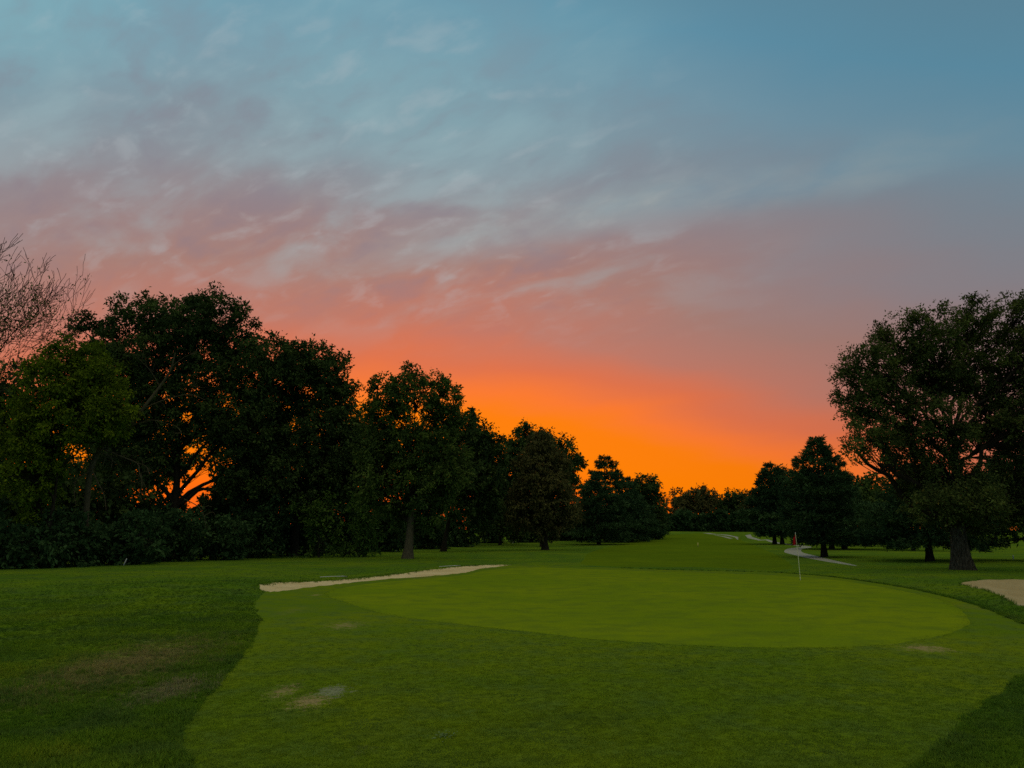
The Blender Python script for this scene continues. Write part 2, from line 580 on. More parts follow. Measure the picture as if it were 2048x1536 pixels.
TURF = {
    'rough': dict(a=(0.099, 0.202, 0.015), b=(0.165, 0.262, 0.013), c=(0.086, 0.153, 0.035), spots=rough_spots),
    'fringe': dict(a=(0.134, 0.223, 0.012), b=(0.182, 0.253, 0.011), c=(0.108, 0.181, 0.035), spots=fringe_spots),
    'green': dict(a=(0.185, 0.278, 0.011), b=(0.229, 0.311, 0.011), c=(0.141, 0.216, 0.018), spots=lambda t, p: []),
    'fairway': dict(a=(0.119, 0.198, 0.009), b=(0.143, 0.220, 0.009), c=(0.097, 0.164, 0.011), spots=lambda t, p: []),
}


def make_turf(name, key, fine, bstr, bdist, big=0.16, mid=0.9):
    m, t = newmat(name)
    pos = t.n('ShaderNodeNewGeometry').outputs['Position']
    s = TURF[key]
    col, n3 = turf_color(t, pos, s['a'], s['b'], s['c'], big, mid, fine, s['spots'](t, pos))
    finish(t, col, 1.0, n3, bstr, bdist, 0.0)
    return m


def make_blade(name, key, gain):
    m, t = newmat(name)
    pos = t.n('ShaderNodeNewGeometry').outputs['Position']
    s = TURF[key]
    col, _ = turf_color(t, pos, s['a'], s['b'], s['c'], 0.16, 0.9, 14.0, s['spots'](t, pos))
    at_ = t.n('ShaderNodeAttribute', attribute_type='INSTANCER', attribute_name='tint')
    col = t.mix(1.0, col, t.mix(at_.outputs['Fac'], (0.62 * gain, 0.7 * gain, 0.7 * gain), (1.55 * gain, 1.4 * gain, 1.5 * gain)), 'MULTIPLY')
    finish(t, col, 0.9, spec=0.02, trans=0.4)
    return m


make_turf('rough_turf', 'rough', 22.0, 0.9, 0.05)
make_turf('fringe_turf', 'fringe', 30.0, 0.7, 0.015, 0.2, 1.4)
make_turf('green_turf', 'green', 30.0, 0.3, 0.008, 0.16, 1.1)
make_turf('fairway_turf', 'fairway', 9.0, 0.5, 0.03, 0.05, 0.3)
make_blade('rough_blade', 'rough', 1.15)
make_blade('fringe_blade', 'fringe', 1.2)


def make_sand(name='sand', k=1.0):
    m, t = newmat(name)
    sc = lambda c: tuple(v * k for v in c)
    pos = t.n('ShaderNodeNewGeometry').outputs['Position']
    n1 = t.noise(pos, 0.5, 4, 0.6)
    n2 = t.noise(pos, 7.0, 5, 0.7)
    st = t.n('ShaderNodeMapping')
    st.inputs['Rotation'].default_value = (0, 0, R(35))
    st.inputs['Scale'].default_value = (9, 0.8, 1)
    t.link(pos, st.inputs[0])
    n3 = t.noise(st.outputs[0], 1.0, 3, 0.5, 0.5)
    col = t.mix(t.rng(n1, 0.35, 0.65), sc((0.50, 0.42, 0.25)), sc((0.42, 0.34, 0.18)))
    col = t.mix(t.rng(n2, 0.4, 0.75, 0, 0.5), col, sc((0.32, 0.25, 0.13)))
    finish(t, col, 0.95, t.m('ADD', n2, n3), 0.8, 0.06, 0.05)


def make_simple(name, c1, c2, scale=8.0, rough=0.8, bstr=0.3, bdist=0.01, spec=0.2, stretch=(1, 1, 1), trans=None):
    m, t = newmat(name)
    tc = t.n('ShaderNodeTexCoord').outputs['Object']
    mp = t.n('ShaderNodeMapping')
    mp.inputs['Scale'].default_value = stretch
    t.link(tc, mp.inputs[0])
    n = t.noise(mp.outputs[0], scale, 6, 0.65)
    col = t.mix(t.rng(n, 0.35, 0.68), c1, c2)
    finish(t, col, rough, n, bstr, bdist, spec, trans)


make_sand()
make_sand('pale_sand', 1.45)  # same sand with every colour scaled paler, for the left bunker
make_simple('path_concrete', (0.34, 0.36, 0.31), (0.25, 0.27, 0.23), 1.2, 0.8, 0.2)
make_simple('bark', (0.042, 0.035, 0.024), (0.014, 0.012, 0.009), 3.0, 0.95, 1.0, 0.06, 0.05, (6, 6, 0.9))
make_simple('furrowed_bark', (0.105, 0.088, 0.062), (0.016, 0.013, 0.010), 2.6, 0.95, 1.0, 0.10, 0.03, (7, 7, 0.7))
make_simple('pale_bark', (0.115, 0.098, 0.060), (0.055, 0.046, 0.030), 3.5, 0.95, 0.8, 0.03, 0.05, (5, 5, 1))
make_simple('twig', (0.045, 0.038, 0.030), (0.025, 0.022, 0.018), 4.0, 0.95, 0.3, 0.01, 0.05)
make_simple('white_paint', (0.62, 0.62, 0.58), (0.45, 0.45, 0.42), 12.0, 0.6)
make_simple('yellow_paint', (0.62, 0.58, 0.16), (0.5, 0.46, 0.14), 12.0, 0.6)
make_simple('pole_paint', (0.80, 0.78, 0.52), (0.70, 0.68, 0.46), 12.0, 0.45)
make_simple('flag_red', (0.55, 0.012, 0.025), (0.42, 0.010, 0.02), 6.0, 0.8, 0.1, 0.01, 0.1, (1, 1, 1), 0.25)
make_simple('cup_dark', (0.03, 0.03, 0.03), (0.02, 0.02, 0.02), 8.0, 0.8)
make_simple('metal_grey', (0.25, 0.25, 0.25), (0.18, 0.18, 0.18), 8.0, 0.5)
make_simple('weed_leaf', (0.20, 0.30, 0.12), (0.10, 0.17, 0.05), 30.0, 0.7, trans=0.2)


def make_leaf(name, dark, light, warm=None, trans=0.22):
    m, t = newmat(name)
    a = t.n('ShaderNodeAttribute', attribute_name='tint').outputs['Fac']
    b = t.n('ShaderNodeAttribute', attribute_name='clump').outputs['Fac']
    col = t.mix(b, dark, light)
    if warm:
        col = t.mix(t.rng(a, 0.78, 1.0), col, warm)
    col = t.mix(1.0, col, t.mix(a, (0.6, 0.6, 0.6), (1.45, 1.45, 1.45)), 'MULTIPLY')
    finish(t, col, 0.85, spec=0.04, trans=trans)


make_leaf('leaf_dark', (0.0288, 0.0558, 0.0199), (0.0863, 0.1339, 0.0333))
make_leaf('leaf_mid', (0.0453, 0.0818, 0.0231), (0.1151, 0.1748, 0.0333), (0.09, 0.095, 0.015))
make_leaf('leaf_bright', (0.0703, 0.1214, 0.0096), (0.1726, 0.2314, 0.0116))
make_leaf('leaf_sapling', (0.0495, 0.0990, 0.0198), (0.1155, 0.1980, 0.0330))
make_leaf('leaf_olive', (0.0783, 0.0783, 0.0274), (0.1467, 0.1409, 0.0470), (0.12, 0.075, 0.03))
make_leaf('leaf_shrub', (0.0196, 0.0470, 0.0175), (0.0705, 0.1370, 0.0470))
make_leaf('leaf_maple', (0.0494, 0.0744, 0.0231), (0.1233, 0.1637, 0.0399), (0.10, 0.08, 0.015))
make_leaf('needle', (0.0235, 0.0548, 0.0235), (0.0666, 0.1292, 0.0470), None, 0.12)


# ------------------------------------------------------------------ ground mesh, split into its zones
def build_ground():
    rr = [0.0]
    r = 1.2
    while r < 5200:
        rr.append(r)
        r *= 1.022 if r < 330 else 1.12
        if r < 30:
            r = max(r, rr[-1] + 0.28)
    ang = np.concatenate([np.arange(-52, 52.01, 0.75), np.arange(58, 302, 6.0)])
    pts = [(0, -6.0)]
    for q in rr[1:]:
        for a in ang:
            if q < 12 and abs(a) <= 52 and int(round((a + 52) / 0.75)) % 3:
                continue
            pts.append((q * math.sin(R(a)), -6.0 + q * math.cos(R(a))))
    pts = np.array(pts)
    rng = np.random.default_rng(1)
    pts += rng.normal(0, 1, pts.shape) * (0.0012 * np.hypot(pts[:, 0], pts[:, 1]))[:, None]
    polys = [GREEN, FRINGE, BUNK_L, BUNK_R, FAIRWAY, PATH, PATH2]
    # keep grid points clear of the outlines
    keep = np.ones(len(pts), bool)
    for P in polys:
        lo, hi = P.min(0) - 1, P.max(0) + 1
        k = np.nonzero((pts[:, 0] > lo[0]) & (pts[:, 0] < hi[0]) & (pts[:, 1] > lo[1]) & (pts[:, 1] < hi[1]))[0]
        e = edge_dist(P, pts[k, 0], pts[k, 1])
        keep[k] &= e > 0.004 * np.hypot(pts[k, 0], pts[k, 1])
    pts = pts[keep]
    # extra rows inside the bunkers so that the hollows are round
    extra = []
    for P, s in ((BUNK_L, 0.3), (BUNK_R, 0.4)):
        gx, gy = np.meshgrid(np.arange(P[:, 0].min(), P[:, 0].max(), s), np.arange(P[:, 1].min(), P[:, 1].max(), s))
        g = np.stack([gx.ravel(), gy.ravel()], 1)
        g += rng.normal(0, 0.04, g.shape)
        g = g[inside(P, g[:, 0], g[:, 1])]
        g = g[edge_dist(P, g[:, 0], g[:, 1]) > 0.12]
        extra.append(g)
    allp = [pts] + extra
    edges = []
    k = sum(len(a) for a in allp)
    for P in polys:
        n = len(P)
        edges += [(k + i, k + (i + 1) % n) for i in range(n)]
        allp.append(P)
        k += n
    v2 = np.concatenate(allp)
    res = delaunay_2d_cdt([Vector((float(a), float(b))) for a, b in v2], edges, [], 0, 1e-5)
    v = np.array([(q[0], q[1]) for q in res[0]])
    f = np.array(res[2], np.int32)
    z = ground_h(v[:, 0], v[:, 1])
    V = np.column_stack([v, z])
    c = v[f].mean(1)
    zone = np.zeros(len(f), int)
    for i, P in ((5, FAIRWAY), (2, FRINGE), (1, GREEN), (6, PATH), (6, PATH2), (3, BUNK_L), (4, BUNK_R)):
        zone[inside(P, c[:, 0], c[:, 1])] = i
    spec = [(0, 'ground', 'rough_turf', 'mown rough grass covering the golf course'),
            (1, 'putting_green', 'green_turf', 'closely mown pale putting green with the red flag'),
            (2, 'green_fringe', 'fringe_turf', 'short mown collar and apron around the putting green'),
            (3, 'sand_bunker', 'pale_sand', 'long narrow sand bunker behind the left of the putting green'),
            (4, 'sand_bunker', 'sand', 'sand bunker cut by the right picture edge below the big tree'),
            (5, 'fairway', 'fairway_turf', 'mown fairway running to the far trees'),
            (6, 'cart_path', 'path_concrete', 'pale cart path curving past the pines')]
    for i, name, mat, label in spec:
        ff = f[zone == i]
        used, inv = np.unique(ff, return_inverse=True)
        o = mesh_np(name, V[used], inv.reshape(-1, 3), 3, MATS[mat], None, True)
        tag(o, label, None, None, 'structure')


build_ground()


# ------------------------------------------------------------------ trees
def leaf_mesh(name, pos, axis, nrm, L, Wd, tint, clump, mat, parent, droop=0.12):
    side = unit(np.cross(axis, nrm))
    nrm = np.cross(side, axis)
    L = L[:, None]
    Wd = Wd[:, None]
    v0 = pos
    v1 = pos + axis * L * 0.45 + side * Wd * 0.5
    v2 = pos + axis * L - nrm * L * droop
    v3 = pos + axis * L * 0.45 - side * Wd * 0.5
    n = len(pos)
    V = np.stack([v0, v1, v2, v3], 1).reshape(-1, 3)
    F = np.arange(4 * n).reshape(-1, 4)
    return mesh_np(name, V, F, 4, mat, parent, False, {'tint': np.repeat(tint, 4), 'clump': np.repeat(clump, 4)})


def bez(a, b, c, n):
    t = np.linspace(0, 1, n)[:, None]
    return (1 - t) ** 2 * a + 2 * t * (1 - t) * b + t * t * c


def broadleaf(name, label, cat, base, lobes, mat, seed, leaf=0.22, cover=1.0, clump_r=0.6, trunk_r=0.3, trunk_top=None,
              lean=(0, 0), bark='bark', group=None, upright=0.0, droop=0.1, shell=0.6, flat=0.7, flute=None, spray=1.0, twig_r=0.03, per=80, dense=2.5, limb_bark=None):
    """base: world foot; lobes: list of (centre world xyz, (rx, ry, rz)); one tree = trunk, branches, crown"""
    rng = np.random.default_rng(seed)
    root = empty(name, base)
    tag(root, label, cat, group)
    base = np.asarray(base, float)
    C = np.array([l[0] for l in lobes]) - base
    RR = np.array([l[1] for l in lobes])
    top = trunk_top if trunk_top else max(C[:, 2]) * 0.8
    # trunk
    n = 12
    tz = np.linspace(-0.15, top, n)
    hub = C[:, :2].mean(0)
    tt = np.clip(tz / top, 0, 1)
    path = np.column_stack([lean[0] * tt + hub[0] * 0.6 * tt ** 2 + np.sin(tt * 5 + seed) * trunk_r * 0.5 * tt,
                            lean[1] * tt + hub[1] * 0.6 * tt ** 2 + np.cos(tt * 4 + seed) * trunk_r * 0.5 * tt, tz])
    rad = trunk_r * (1 - 0.8 * tt) * (1 + 0.45 * np.exp(-tz / (trunk_r * 1.6)))
    tb = Tubes()
    tb.add(path, rad, 14 if flute else 9, flute)
    tb.build('trunk', MATS[bark], root)
    br = Tubes()
    P, A, T, K = [], [], [], []
    for i in range(len(C)):
        c, r = C[i], RR[i]
        hd = np.hypot(*(c[:2] - path[-1, :2] * 0.6))
        h0 = np.clip(c[2] - hd * 0.8 - r[2] * 0.5, top * 0.28, top * 0.96)
        s = np.array([np.interp(h0, tz, path[:, k]) for k in range(3)])
        r0 = np.interp(h0, tz, rad) * 0.62
        ctrl = s * 0.45 + c * 0.55 + np.array([0, 0, 0.12 * np.linalg.norm(c - s)]) + rng.normal(0, 0.12, 3) * np.linalg.norm(c - s) * 0.5
        limb = bez(s, ctrl, c, 8)
        limb[1:-1] += rng.normal(0, 0.03, (6, 3)) * np.linalg.norm(c - s)
        br.add(limb, np.linspace(r0, max(twig_r * 1.3, r0 * 0.3), 8), 6)
        # clumps of leaves through the lobe, thicker near its surface
        area = math.pi * (r[0] * r[2] + r[1] * r[2] + r[0] * r[1]) / 3 * 4
        nc = max(6, int(area * cover * dense * 0.62 / (clump_r ** 2 * math.pi)))
        u = unit(rng.normal(0, 1, (nc, 3)))
        rad_f = np.where(rng.random(nc) < shell, rng.uniform(0.8, 1.06, nc), rng.random(nc) ** 0.5 * 0.85)
        cc = c + u * r * rad_f[:, None]
        cc += rng.normal(0, clump_r * 0.3, cc.shape)
        a0 = limb[rng.integers(3, 8, nc)]
        dl = np.linalg.norm(cc - a0, axis=1, keepdims=True)
        m = (a0 + cc) / 2 + rng.normal(0, 0.1, cc.shape) * dl - np.array([0, 0, 0.06]) * dl
        end = cc + unit(u + np.array([0, 0, upright])) * clump_r * 0.6
        br.add_many(np.stack([a0, m, cc, end], 1), np.tile([twig_r * 1.5, twig_r, twig_r * 0.6, twig_r * 0.2], (nc, 1)))
        nl = np.maximum(4, rng.normal(per, per * 0.3, nc)).astype(int)
        idx = np.repeat(np.arange(nc), nl)
        dlt = rng.normal(0, 1, (len(idx), 3)) * np.array([1, 1, flat]) * 0.55
        # leaves gather on a few sprays inside a clump
        ns = 5
        sp = unit(rng.normal(0, 1, (nc, ns, 3)) + u[:, None, :] * 0.7 + np.array([0, 0, 0.25 + upright]))
        pick = sp[idx, rng.integers(0, ns, len(idx))]
        along = rng.random(len(idx)) ** 0.7
        dlt = dlt * (1 - 0.62 * spray) + pick * along[:, None] * spray * 1.15
        size = clump_r * rng.uniform(0.65, 1.3, nc)[idx][:, None]
        pos = cc[idx] + dlt * size
        ax = unit(pick * 0.55 + rng.normal(0, 0.62, dlt.shape) + np.array([0, 0, -0.25 - droop + upright * 0.6]))
        P.append(pos)
        A.append(ax)
        T.append(np.clip(rng.normal(0.45, 0.22, len(idx)), 0, 1))
        K.append(np.clip(rng.normal(0.45, 0.25, nc), 0, 1)[idx])
    br.build('branches', MATS[limb_bark or bark], root)
    P = np.concatenate(P)
    A = np.concatenate(A)
    T = np.concatenate(T)
    K = np.concatenate(K)
    N = unit(rng.normal(0, 1, P.shape) * 0.75 + np.array([0, 0, 0.9]))
    L = 1.15 * leaf * rng.uniform(0.65, 1.35, len(P))
    leaf_mesh('crown', P, A, N, L, L * rng.uniform(0.42, 0.62, len(P)), T, K, MATS[mat], root, 0.15)
    return root


def px_lobes(lst, depth, rng, deep=1.0, spread=0.35):
    """(px, py, rx_px, ry_px[, depth offset]) -> crown lobes in metres around a tree standing at that depth"""
    s = depth / FPX
    out = []
    for l in lst:
        rx, rz = l[2] * s, l[3] * s
        ry = (rx + rz) / 2 * deep
        off = l[4] if len(l) > 4 else rng.uniform(-1, 1) * spread * rx * 2
        out.append((at(l[0], l[1], depth + off), (rx * (1 + off / depth), ry, rz)))
    return out


def foot(px, depth):
    x = at(px, HORIZON, depth)[0]
    return np.array([x, depth, gh(x, depth)])


def conifer(name, label, foot_, height, radius, mat='needle', seed=0, clear=0.12, trunk_r=0.22, profile=None, group=None, droop=0.1, whorl=0.55, tuft=0.34, dens=1.0, dead=True):
    rng = np.random.default_rng(seed)
    root = empty(name, foot_)
    tag(root, label, 'tree', group)
    prof = profile or [(0, 0.75), (0.12, 1.0), (0.35, 0.92), (0.6, 0.66), (0.8, 0.40), (0.93, 0.2), (1, 0.05)]
    tb = Tubes()
    zz = np.linspace(-0.12, height, 12)
    t01 = np.clip(zz / height, 0, 1)
    bend = rng.normal(0, 0.02, 2) * height
    path = np.column_stack([bend[0] * t01 ** 2, bend[1] * t01 ** 2, zz])
    tb.add(path, trunk_r * (1 - 0.93 * t01) * (1 + 0.35 * np.exp(-zz / (trunk_r * 1.5))), 9)
    tb.build('trunk', MATS['bark'], root)
    br = Tubes()
    P, A, T, K = [], [], [], []
    z = height * clear
    while z < height * 0.995:
        t = (z - height * clear) / (height * (1 - clear))
        rr = radius * np.interp(t, [a for a, _ in prof], [b for _, b in prof])
        nb = int(rng.integers(4, 7)) if rr > 0.5 else 4
        a0 = rng.uniform(0, 6.28)
        for k in range(nb):
            a = a0 + k * 6.283 / nb + rng.normal(0, 0.25)
            ln = rr * rng.uniform(0.62, 1.12)
            if rng.random() < 0.10:
                ln *= 1.22
            d = np.array([math.cos(a), math.sin(a), 0])
            s = np.array([bend[0] * (z / height) ** 2, bend[1] * (z / height) ** 2, z])
            rise = 0.30 * ln * (t - 0.25) + rng.normal(0, 0.06) * ln
            e = s + d * ln + np.array([0, 0, rise])
            c = s + d * ln * 0.5 + np.array([0, 0, rise * 0.2 - droop * ln])
            limb = bez(s, c, e, 6)
            br.add(limb, np.linspace(max(0.015, trunk_r * 0.2 * (1 - t)), 0.012, 6), 4)
            # flat fans of side twigs carrying needle tufts
            nt = max(5, int(ln * 12 * dens))
            f = rng.uniform(0.22, 1.03, nt) ** 0.8
            pt = np.stack([np.interp(f, np.linspace(0, 1, 6), limb[:, q]) for q in range(3)], 1)
            sd_ = np.array([-d[1], d[0], 0])
            lat = rng.normal(0, 0.34, nt) * ln * (1.08 - f * 0.75)
            pt = pt + sd_ * lat[:, None] + d * np.abs(lat)[:, None] * 0.3 + np.column_stack([np.zeros(nt), np.zeros(nt), rng.normal(0.05, 0.11, nt)])
            per = 11
            idx = np.repeat(np.arange(nt), per)
            base_ax = unit(d * 0.7 + sd_ * np.sign(lat)[:, None] * 0.5 + np.array([0, 0, 0.35]))
            ax = unit(base_ax[idx] * 0.8 + rng.normal(0, 0.55, (len(idx), 3)))
            P.append(pt[idx] + rng.normal(0, 0.07, (len(idx), 3)))
            A.append(ax)
            T.append(np.clip(rng.normal(0.45, 0.2, len(idx)), 0, 1))
            K.append(np.full(len(idx), np.clip(rng.normal(0.45, 0.25), 0, 1)))
        z += whorl * rng.uniform(0.6, 1.2) * (1.0 if rr > 0.8 else 0.6)
    br.build('branches', MATS['bark'], root)
    P = np.concatenate(P)
    A = np.concatenate(A)
    T = np.concatenate(T)
    K = np.concatenate(K)
    N = unit(rng.normal(0, 1, P.shape) + np.array([0, 0, 0.6]))
    L = tuft * rng.uniform(0.6, 1.3, len(P))
    leaf_mesh('crown', P, A, N, L, L * 0.25, T, K, MATS[mat], root, 0.05)
    return root


def bare_tree(name, label, foot_, height, seed, spread, trunk_r=0.22, leaves=True, mat='leaf_mid', depth=6, first=None, bark='twig', len0=None, gravity=0.0, cat='tree', leafp=0.5, start=None, full=2, rmin=0.004, leaf_top=99.0):
    rng = np.random.default_rng(seed)
    root = empty(name, foot_)
    tag(root, label, cat)
    tr, br = Tubes(), Tubes()
    tips = []
    stack = [(np.array(start if start is not None else (0, 0, -0.1), float), unit(np.array(first if first is not None else (0.05, 0, 1.0), float)), len0 or height * 0.30, trunk_r, 0)]
    while stack:
        p, d, ln, r, lv = stack.pop()
        n = 5
        pts = [p]
        dd = d.copy()
        for i in range(n - 1):
            dd = unit(dd + rng.normal(0, 0.13, 3) + np.array([0, 0, 0.05 - gravity * lv]))
            pts.append(pts[-1] + dd * ln / (n - 1))
        pts = np.array(pts)
        r1 = max(rmin, r * (0.66 if lv < depth else 0.3))
        (tr if lv == 0 else br).add(pts, np.linspace(r, r1, n), 8 if lv == 0 else (5 if lv < 3 else 3))
        if lv >= depth:
            tips.append((pts[-1], dd))
            continue
        if lv >= depth - 2:
            tips.append((pts[2], dd))
        kids = 3 if lv < full else int(rng.integers(2, 4))
        for k in range(kids):
            f = 1.0 if k == 0 else rng.uniform(0.35, 0.95)
            q = np.array([np.interp(f, np.linspace(0, 1, n), pts[:, c]) for c in range(3)])
            ax = unit(np.cross(dd, rng.normal(0, 1, 3)))
            angk = rng.uniform(0.15, 0.4) if k == 0 else rng.uniform(0.5, 1.0) * spread
            nd = unit(dd * math.cos(angk) + ax * math.sin(angk) + np.array([0, 0, 0.10 - gravity]))
            stack.append((q, nd, ln * rng.uniform(0.62, 0.86), r1 * (0.9 if k == 0 else 0.62), lv + 1))
    tr.build('trunk', MATS[bark], root)
    br.build('branches', MATS[bark], root)
    if leaves:
        tips = [t for t in tips if rng.random() < leafp * (0.08 if t[0][2] > leaf_top else 1.0)]
        c = np.array([t[0] for t in tips])
        idx = np.repeat(np.arange(len(c)), 7)
        P = c[idx] + rng.normal(0, 0.22, (len(idx), 3))
        A = unit(rng.normal(0, 1, P.shape) + np.array([0, 0, -0.3]))
        N = unit(rng.normal(0, 1, P.shape) + np.array([0, 0, 0.8]))
        L = 0.17 * rng.uniform(0.6, 1.3, len(P))
        leaf_mesh('crown', P, A, N, L, L * 0.5, rng.random(len(P)), rng.random(len(P)) * 0.6, MATS[mat], root)
    return root


G = np.random.default_rng(77)

# --- left wood, from the picture edge to the far end
bare_tree('thin_tree', 'nearly bare tall tree with thin twigs at the left picture edge', foot(-152, 50), 19.0, 5, 0.85, 0.26, True, 'leaf_mid', 7, (0.02, 0, 1), len0=7.0, leafp=0.6, full=5, rmin=0.016, leaf_top=17.5)
broadleaf('green_tree', 'bright green leafy tree below the bare treetop on the left', 'tree', foot(95, 47),
          px_lobes([(150, 735, 62, 55), (200, 775, 45, 55), (110, 780, 60, 60), (225, 815, 34, 40), (160, 830, 75, 55), (90, 860, 60, 60), (215, 850, 40, 32), (60, 940, 50, 60), (40, 860, 45, 60), (75, 1000, 30, 50)], 47, G),
          'leaf_bright', 11, leaf=0.165, per=105, cover=1.0, clump_r=0.55, trunk_r=0.2, trunk_top=6)
broadleaf('tall_tree', 'tallest broad dark tree in the left wood, its domed crown open at the edges', 'tree', foot(345, 66),
          px_lobes([(290, 640, 62, 48), (425, 632, 62, 48), (355, 650, 70, 50), (235, 680, 55, 45), (175, 668, 36, 30), (480, 690, 52, 58), (390, 720, 80, 60), (300, 735, 80, 60), (210, 740, 60, 50),
                    (520, 740, 40, 55), (440, 790, 70, 60), (340, 810, 70, 55), (260, 825, 60, 50), (490, 840, 50, 60), (300, 890, 40, 35), (235, 880, 50, 45), (440, 860, 50, 30), (495, 930, 50, 60), (200, 810, 50, 50), (470, 965, 40, 30), (290, 950, 40, 30), (345, 905, 26, 40), (405, 862, 46, 18)], 66, G),
          'leaf_dark', 12, leaf=0.24, per=96, cover=0.92, clump_r=0.75, trunk_r=0.42, trunk_top=15)
broadleaf('round_tree', 'dense dark tree with a rounded crown right of the tallest left tree', 'tree', foot(590, 68),
          px_lobes([(560, 725, 55, 42), (620, 722, 55, 40), (665, 755, 38, 45), (590, 790, 80, 55), (700, 790, 24, 28), (660, 830, 55, 50), (560, 860, 70, 60), (640, 900, 70, 60), (520, 910, 50, 60), (590, 960, 70, 50), (690, 890, 40, 60), (700, 950, 40, 50), (640, 985, 60, 40), (520, 985, 60, 40)], 68, G),
          'leaf_dark', 13, leaf=0.245, per=94, cover=1.0, clump_r=0.75, trunk_r=0.38, trunk_top=13)
broadleaf('shade_tree', 'broad tree with a thick pale trunk standing in front of the left wood', 'tree', foot(816, 59),
          px_lobes([(780, 795, 42, 36), (830, 778, 50, 28), (882, 792, 36, 34), (765, 845, 42, 45), (905, 830, 28, 32), (840, 880, 62, 45), (780, 910, 52, 55), (880, 930, 50, 55), (838, 965, 55, 50), (770, 985, 34, 40), (858, 1012, 36, 34), (745, 940, 30, 50), (800, 1020, 36, 24)], 59, G),
          'leaf_mid', 14, leaf=0.205, per=96, cover=0.95, clump_r=0.6, trunk_r=0.34, trunk_top=9.5, lean=(0.6, 0.2), bark='pale_bark', limb_bark='bark')
broadleaf('leaning_tree', 'dark tree with a slim leaning trunk behind the pale-trunked shade tree', 'tree', foot(887, 84),
          px_lobes([(925, 860, 36, 38), (960, 880, 26, 34), (945, 920, 45, 50), (980, 945, 30, 50), (920, 975, 50, 50), (965, 1010, 40, 40), (985, 890, 18, 20)], 84, G),
          'leaf_dark', 15, leaf=0.32, per=60, cover=1.0, clump_r=0.7, trunk_r=0.26, trunk_top=11, lean=(1.4, 0))
broadleaf('dark_tree', 'dark round-topped tree behind the drooping brownish tree', 'tree', foot(1085, 108),
          px_lobes([(1045, 885, 32, 30), (1072, 872, 26, 22), (1095, 900, 34, 32), (1128, 915, 26, 30), (1145, 940, 18, 26), (1030, 930, 34, 45), (1110, 960, 45, 40), (1020, 985, 34, 50)], 108, G),
          'leaf_dark', 16, leaf=0.38, per=58, cover=1.0, clump_r=0.8, trunk_r=0.3, trunk_top=11)
broadleaf('drooping_tree', 'brownish drooping tree with a short double trunk before the dark wood', 'tree', foot(1090, 87),
          px_lobes([(1080, 905, 26, 34), (1105, 935, 32, 40), (1062, 945, 32, 45), (1092, 985, 48, 45), (1050, 1010, 40, 38), (1120, 1020, 38, 36), (1085, 1045, 40, 26)], 87, G),
          'leaf_olive', 17, leaf=0.27, per=70, cover=0.9, clump_r=0.6, trunk_r=0.33, trunk_top=9, droop=0.6, bark='bark')
broadleaf('lower_tree', 'low leafy tree filling the wood left of the drooping tree', 'tree', foot(1000, 118),
          px_lobes([(985, 985, 30, 35), (1010, 1020, 36, 32), (960, 1035, 36, 28), (1025, 1050, 30, 24)], 118, G), 'leaf_mid', 18, leaf=0.4, per=50, cover=0.9, clump_r=0.75, trunk_r=0.2, trunk_top=6)
conifer('spruce_tree', 'blue-green spruce with sweeping low branches at the left fairway edge', foot(1197, 122), 10.5, 5.6, seed=31, clear=0.10, trunk_r=0.26, tuft=0.56, whorl=0.85, dens=0.65)
conifer('tall_pine', 'tall pointed pine rising above the spruce on the left', foot(1212, 138), 15.4, 6.6, seed=34, clear=0.08, trunk_r=0.32, tuft=0.62, whorl=1.0, dens=0.6, profile=[(0, 0.9), (0.15, 1.0), (0.4, 0.86), (0.6, 0.62), (0.8, 0.36), (0.93, 0.16), (1, 0.04)])
conifer('tall_pine', 'narrow pine filling the wood between the tall pointed pine and its right end', foot(1258, 150), 12.2, 4.6, seed=35, clear=0.08, trunk_r=0.3, tuft=0.62, whorl=1.0, dens=0.65)
conifer('spruce_tree', 'second smaller spruce, standing right of the blue-green one', foot(1263, 142), 8.6, 4.6, seed=32, clear=0.10, trunk_r=0.3, tuft=0.56, whorl=0.85, dens=0.65)
broadleaf('end_tree', 'last broad tree at the right end of the left wood', 'tree', foot(1292, 165),
          px_lobes([(1272, 985, 24, 30), (1300, 970, 16, 18), (1295, 1000, 24, 28), (1285, 1030, 34, 26), (1310, 1020, 14, 26), (1320, 1040, 12, 16)], 165, G),
          'leaf_dark', 20, leaf=0.48, per=50, cover=0.9, clump_r=0.9, trunk_r=0.3, trunk_top=9)
conifer('leafy_spruce', 'small dark conifer at the far foot of the left wood', foot(1300, 158), 5.6, 3.2, seed=33, clear=0.08, trunk_r=0.2, tuft=0.45, whorl=0.7, dens=0.8)


# --- thicket under the left wood
def shrub(label, px, depth, wpx, top_y, seed, mat='leaf_shrub', name='shrub', group=None, leaf=0.24, cover=1.0, base=None):
    rng = np.random.default_rng(seed)
    f = foot(px, depth)
    s = depth / FPX
    hgt = at(px, top_y, depth)[2] - f[2]
    wd = wpx * s / 2
    lob = []
    for k in range(6):
        a = rng.uniform(-1, 1)
        hz_ = rng.uniform(0.28, 0.74)
        lob.append((f + np.array([a * wd * 0.7, rng.uniform(-0.6, 0.6) * wd * 0.6, hgt * hz_]), (wd * rng.uniform(0.4, 0.6), wd * 0.5, hgt * rng.uniform(0.22, 0.30))))
    lob.append((f + np.array([0, 0, hgt * 0.22]), (wd * 0.95, wd * 0.6, hgt * 0.26)))
    lob.append((f + np.array([0, -0.2, min(0.5, hgt * 0.1)]), (wd * 1.0, wd * 0.4, min(0.6, hgt * 0.15))))
    return broadleaf(name, label, 'shrub', f, lob, mat, seed, leaf=leaf, cover=cover, clump_r=0.55, trunk_r=0.07, trunk_top=hgt * 0.6, group=group, bark='twig', per=40, twig_r=0.018, dense=1.2)


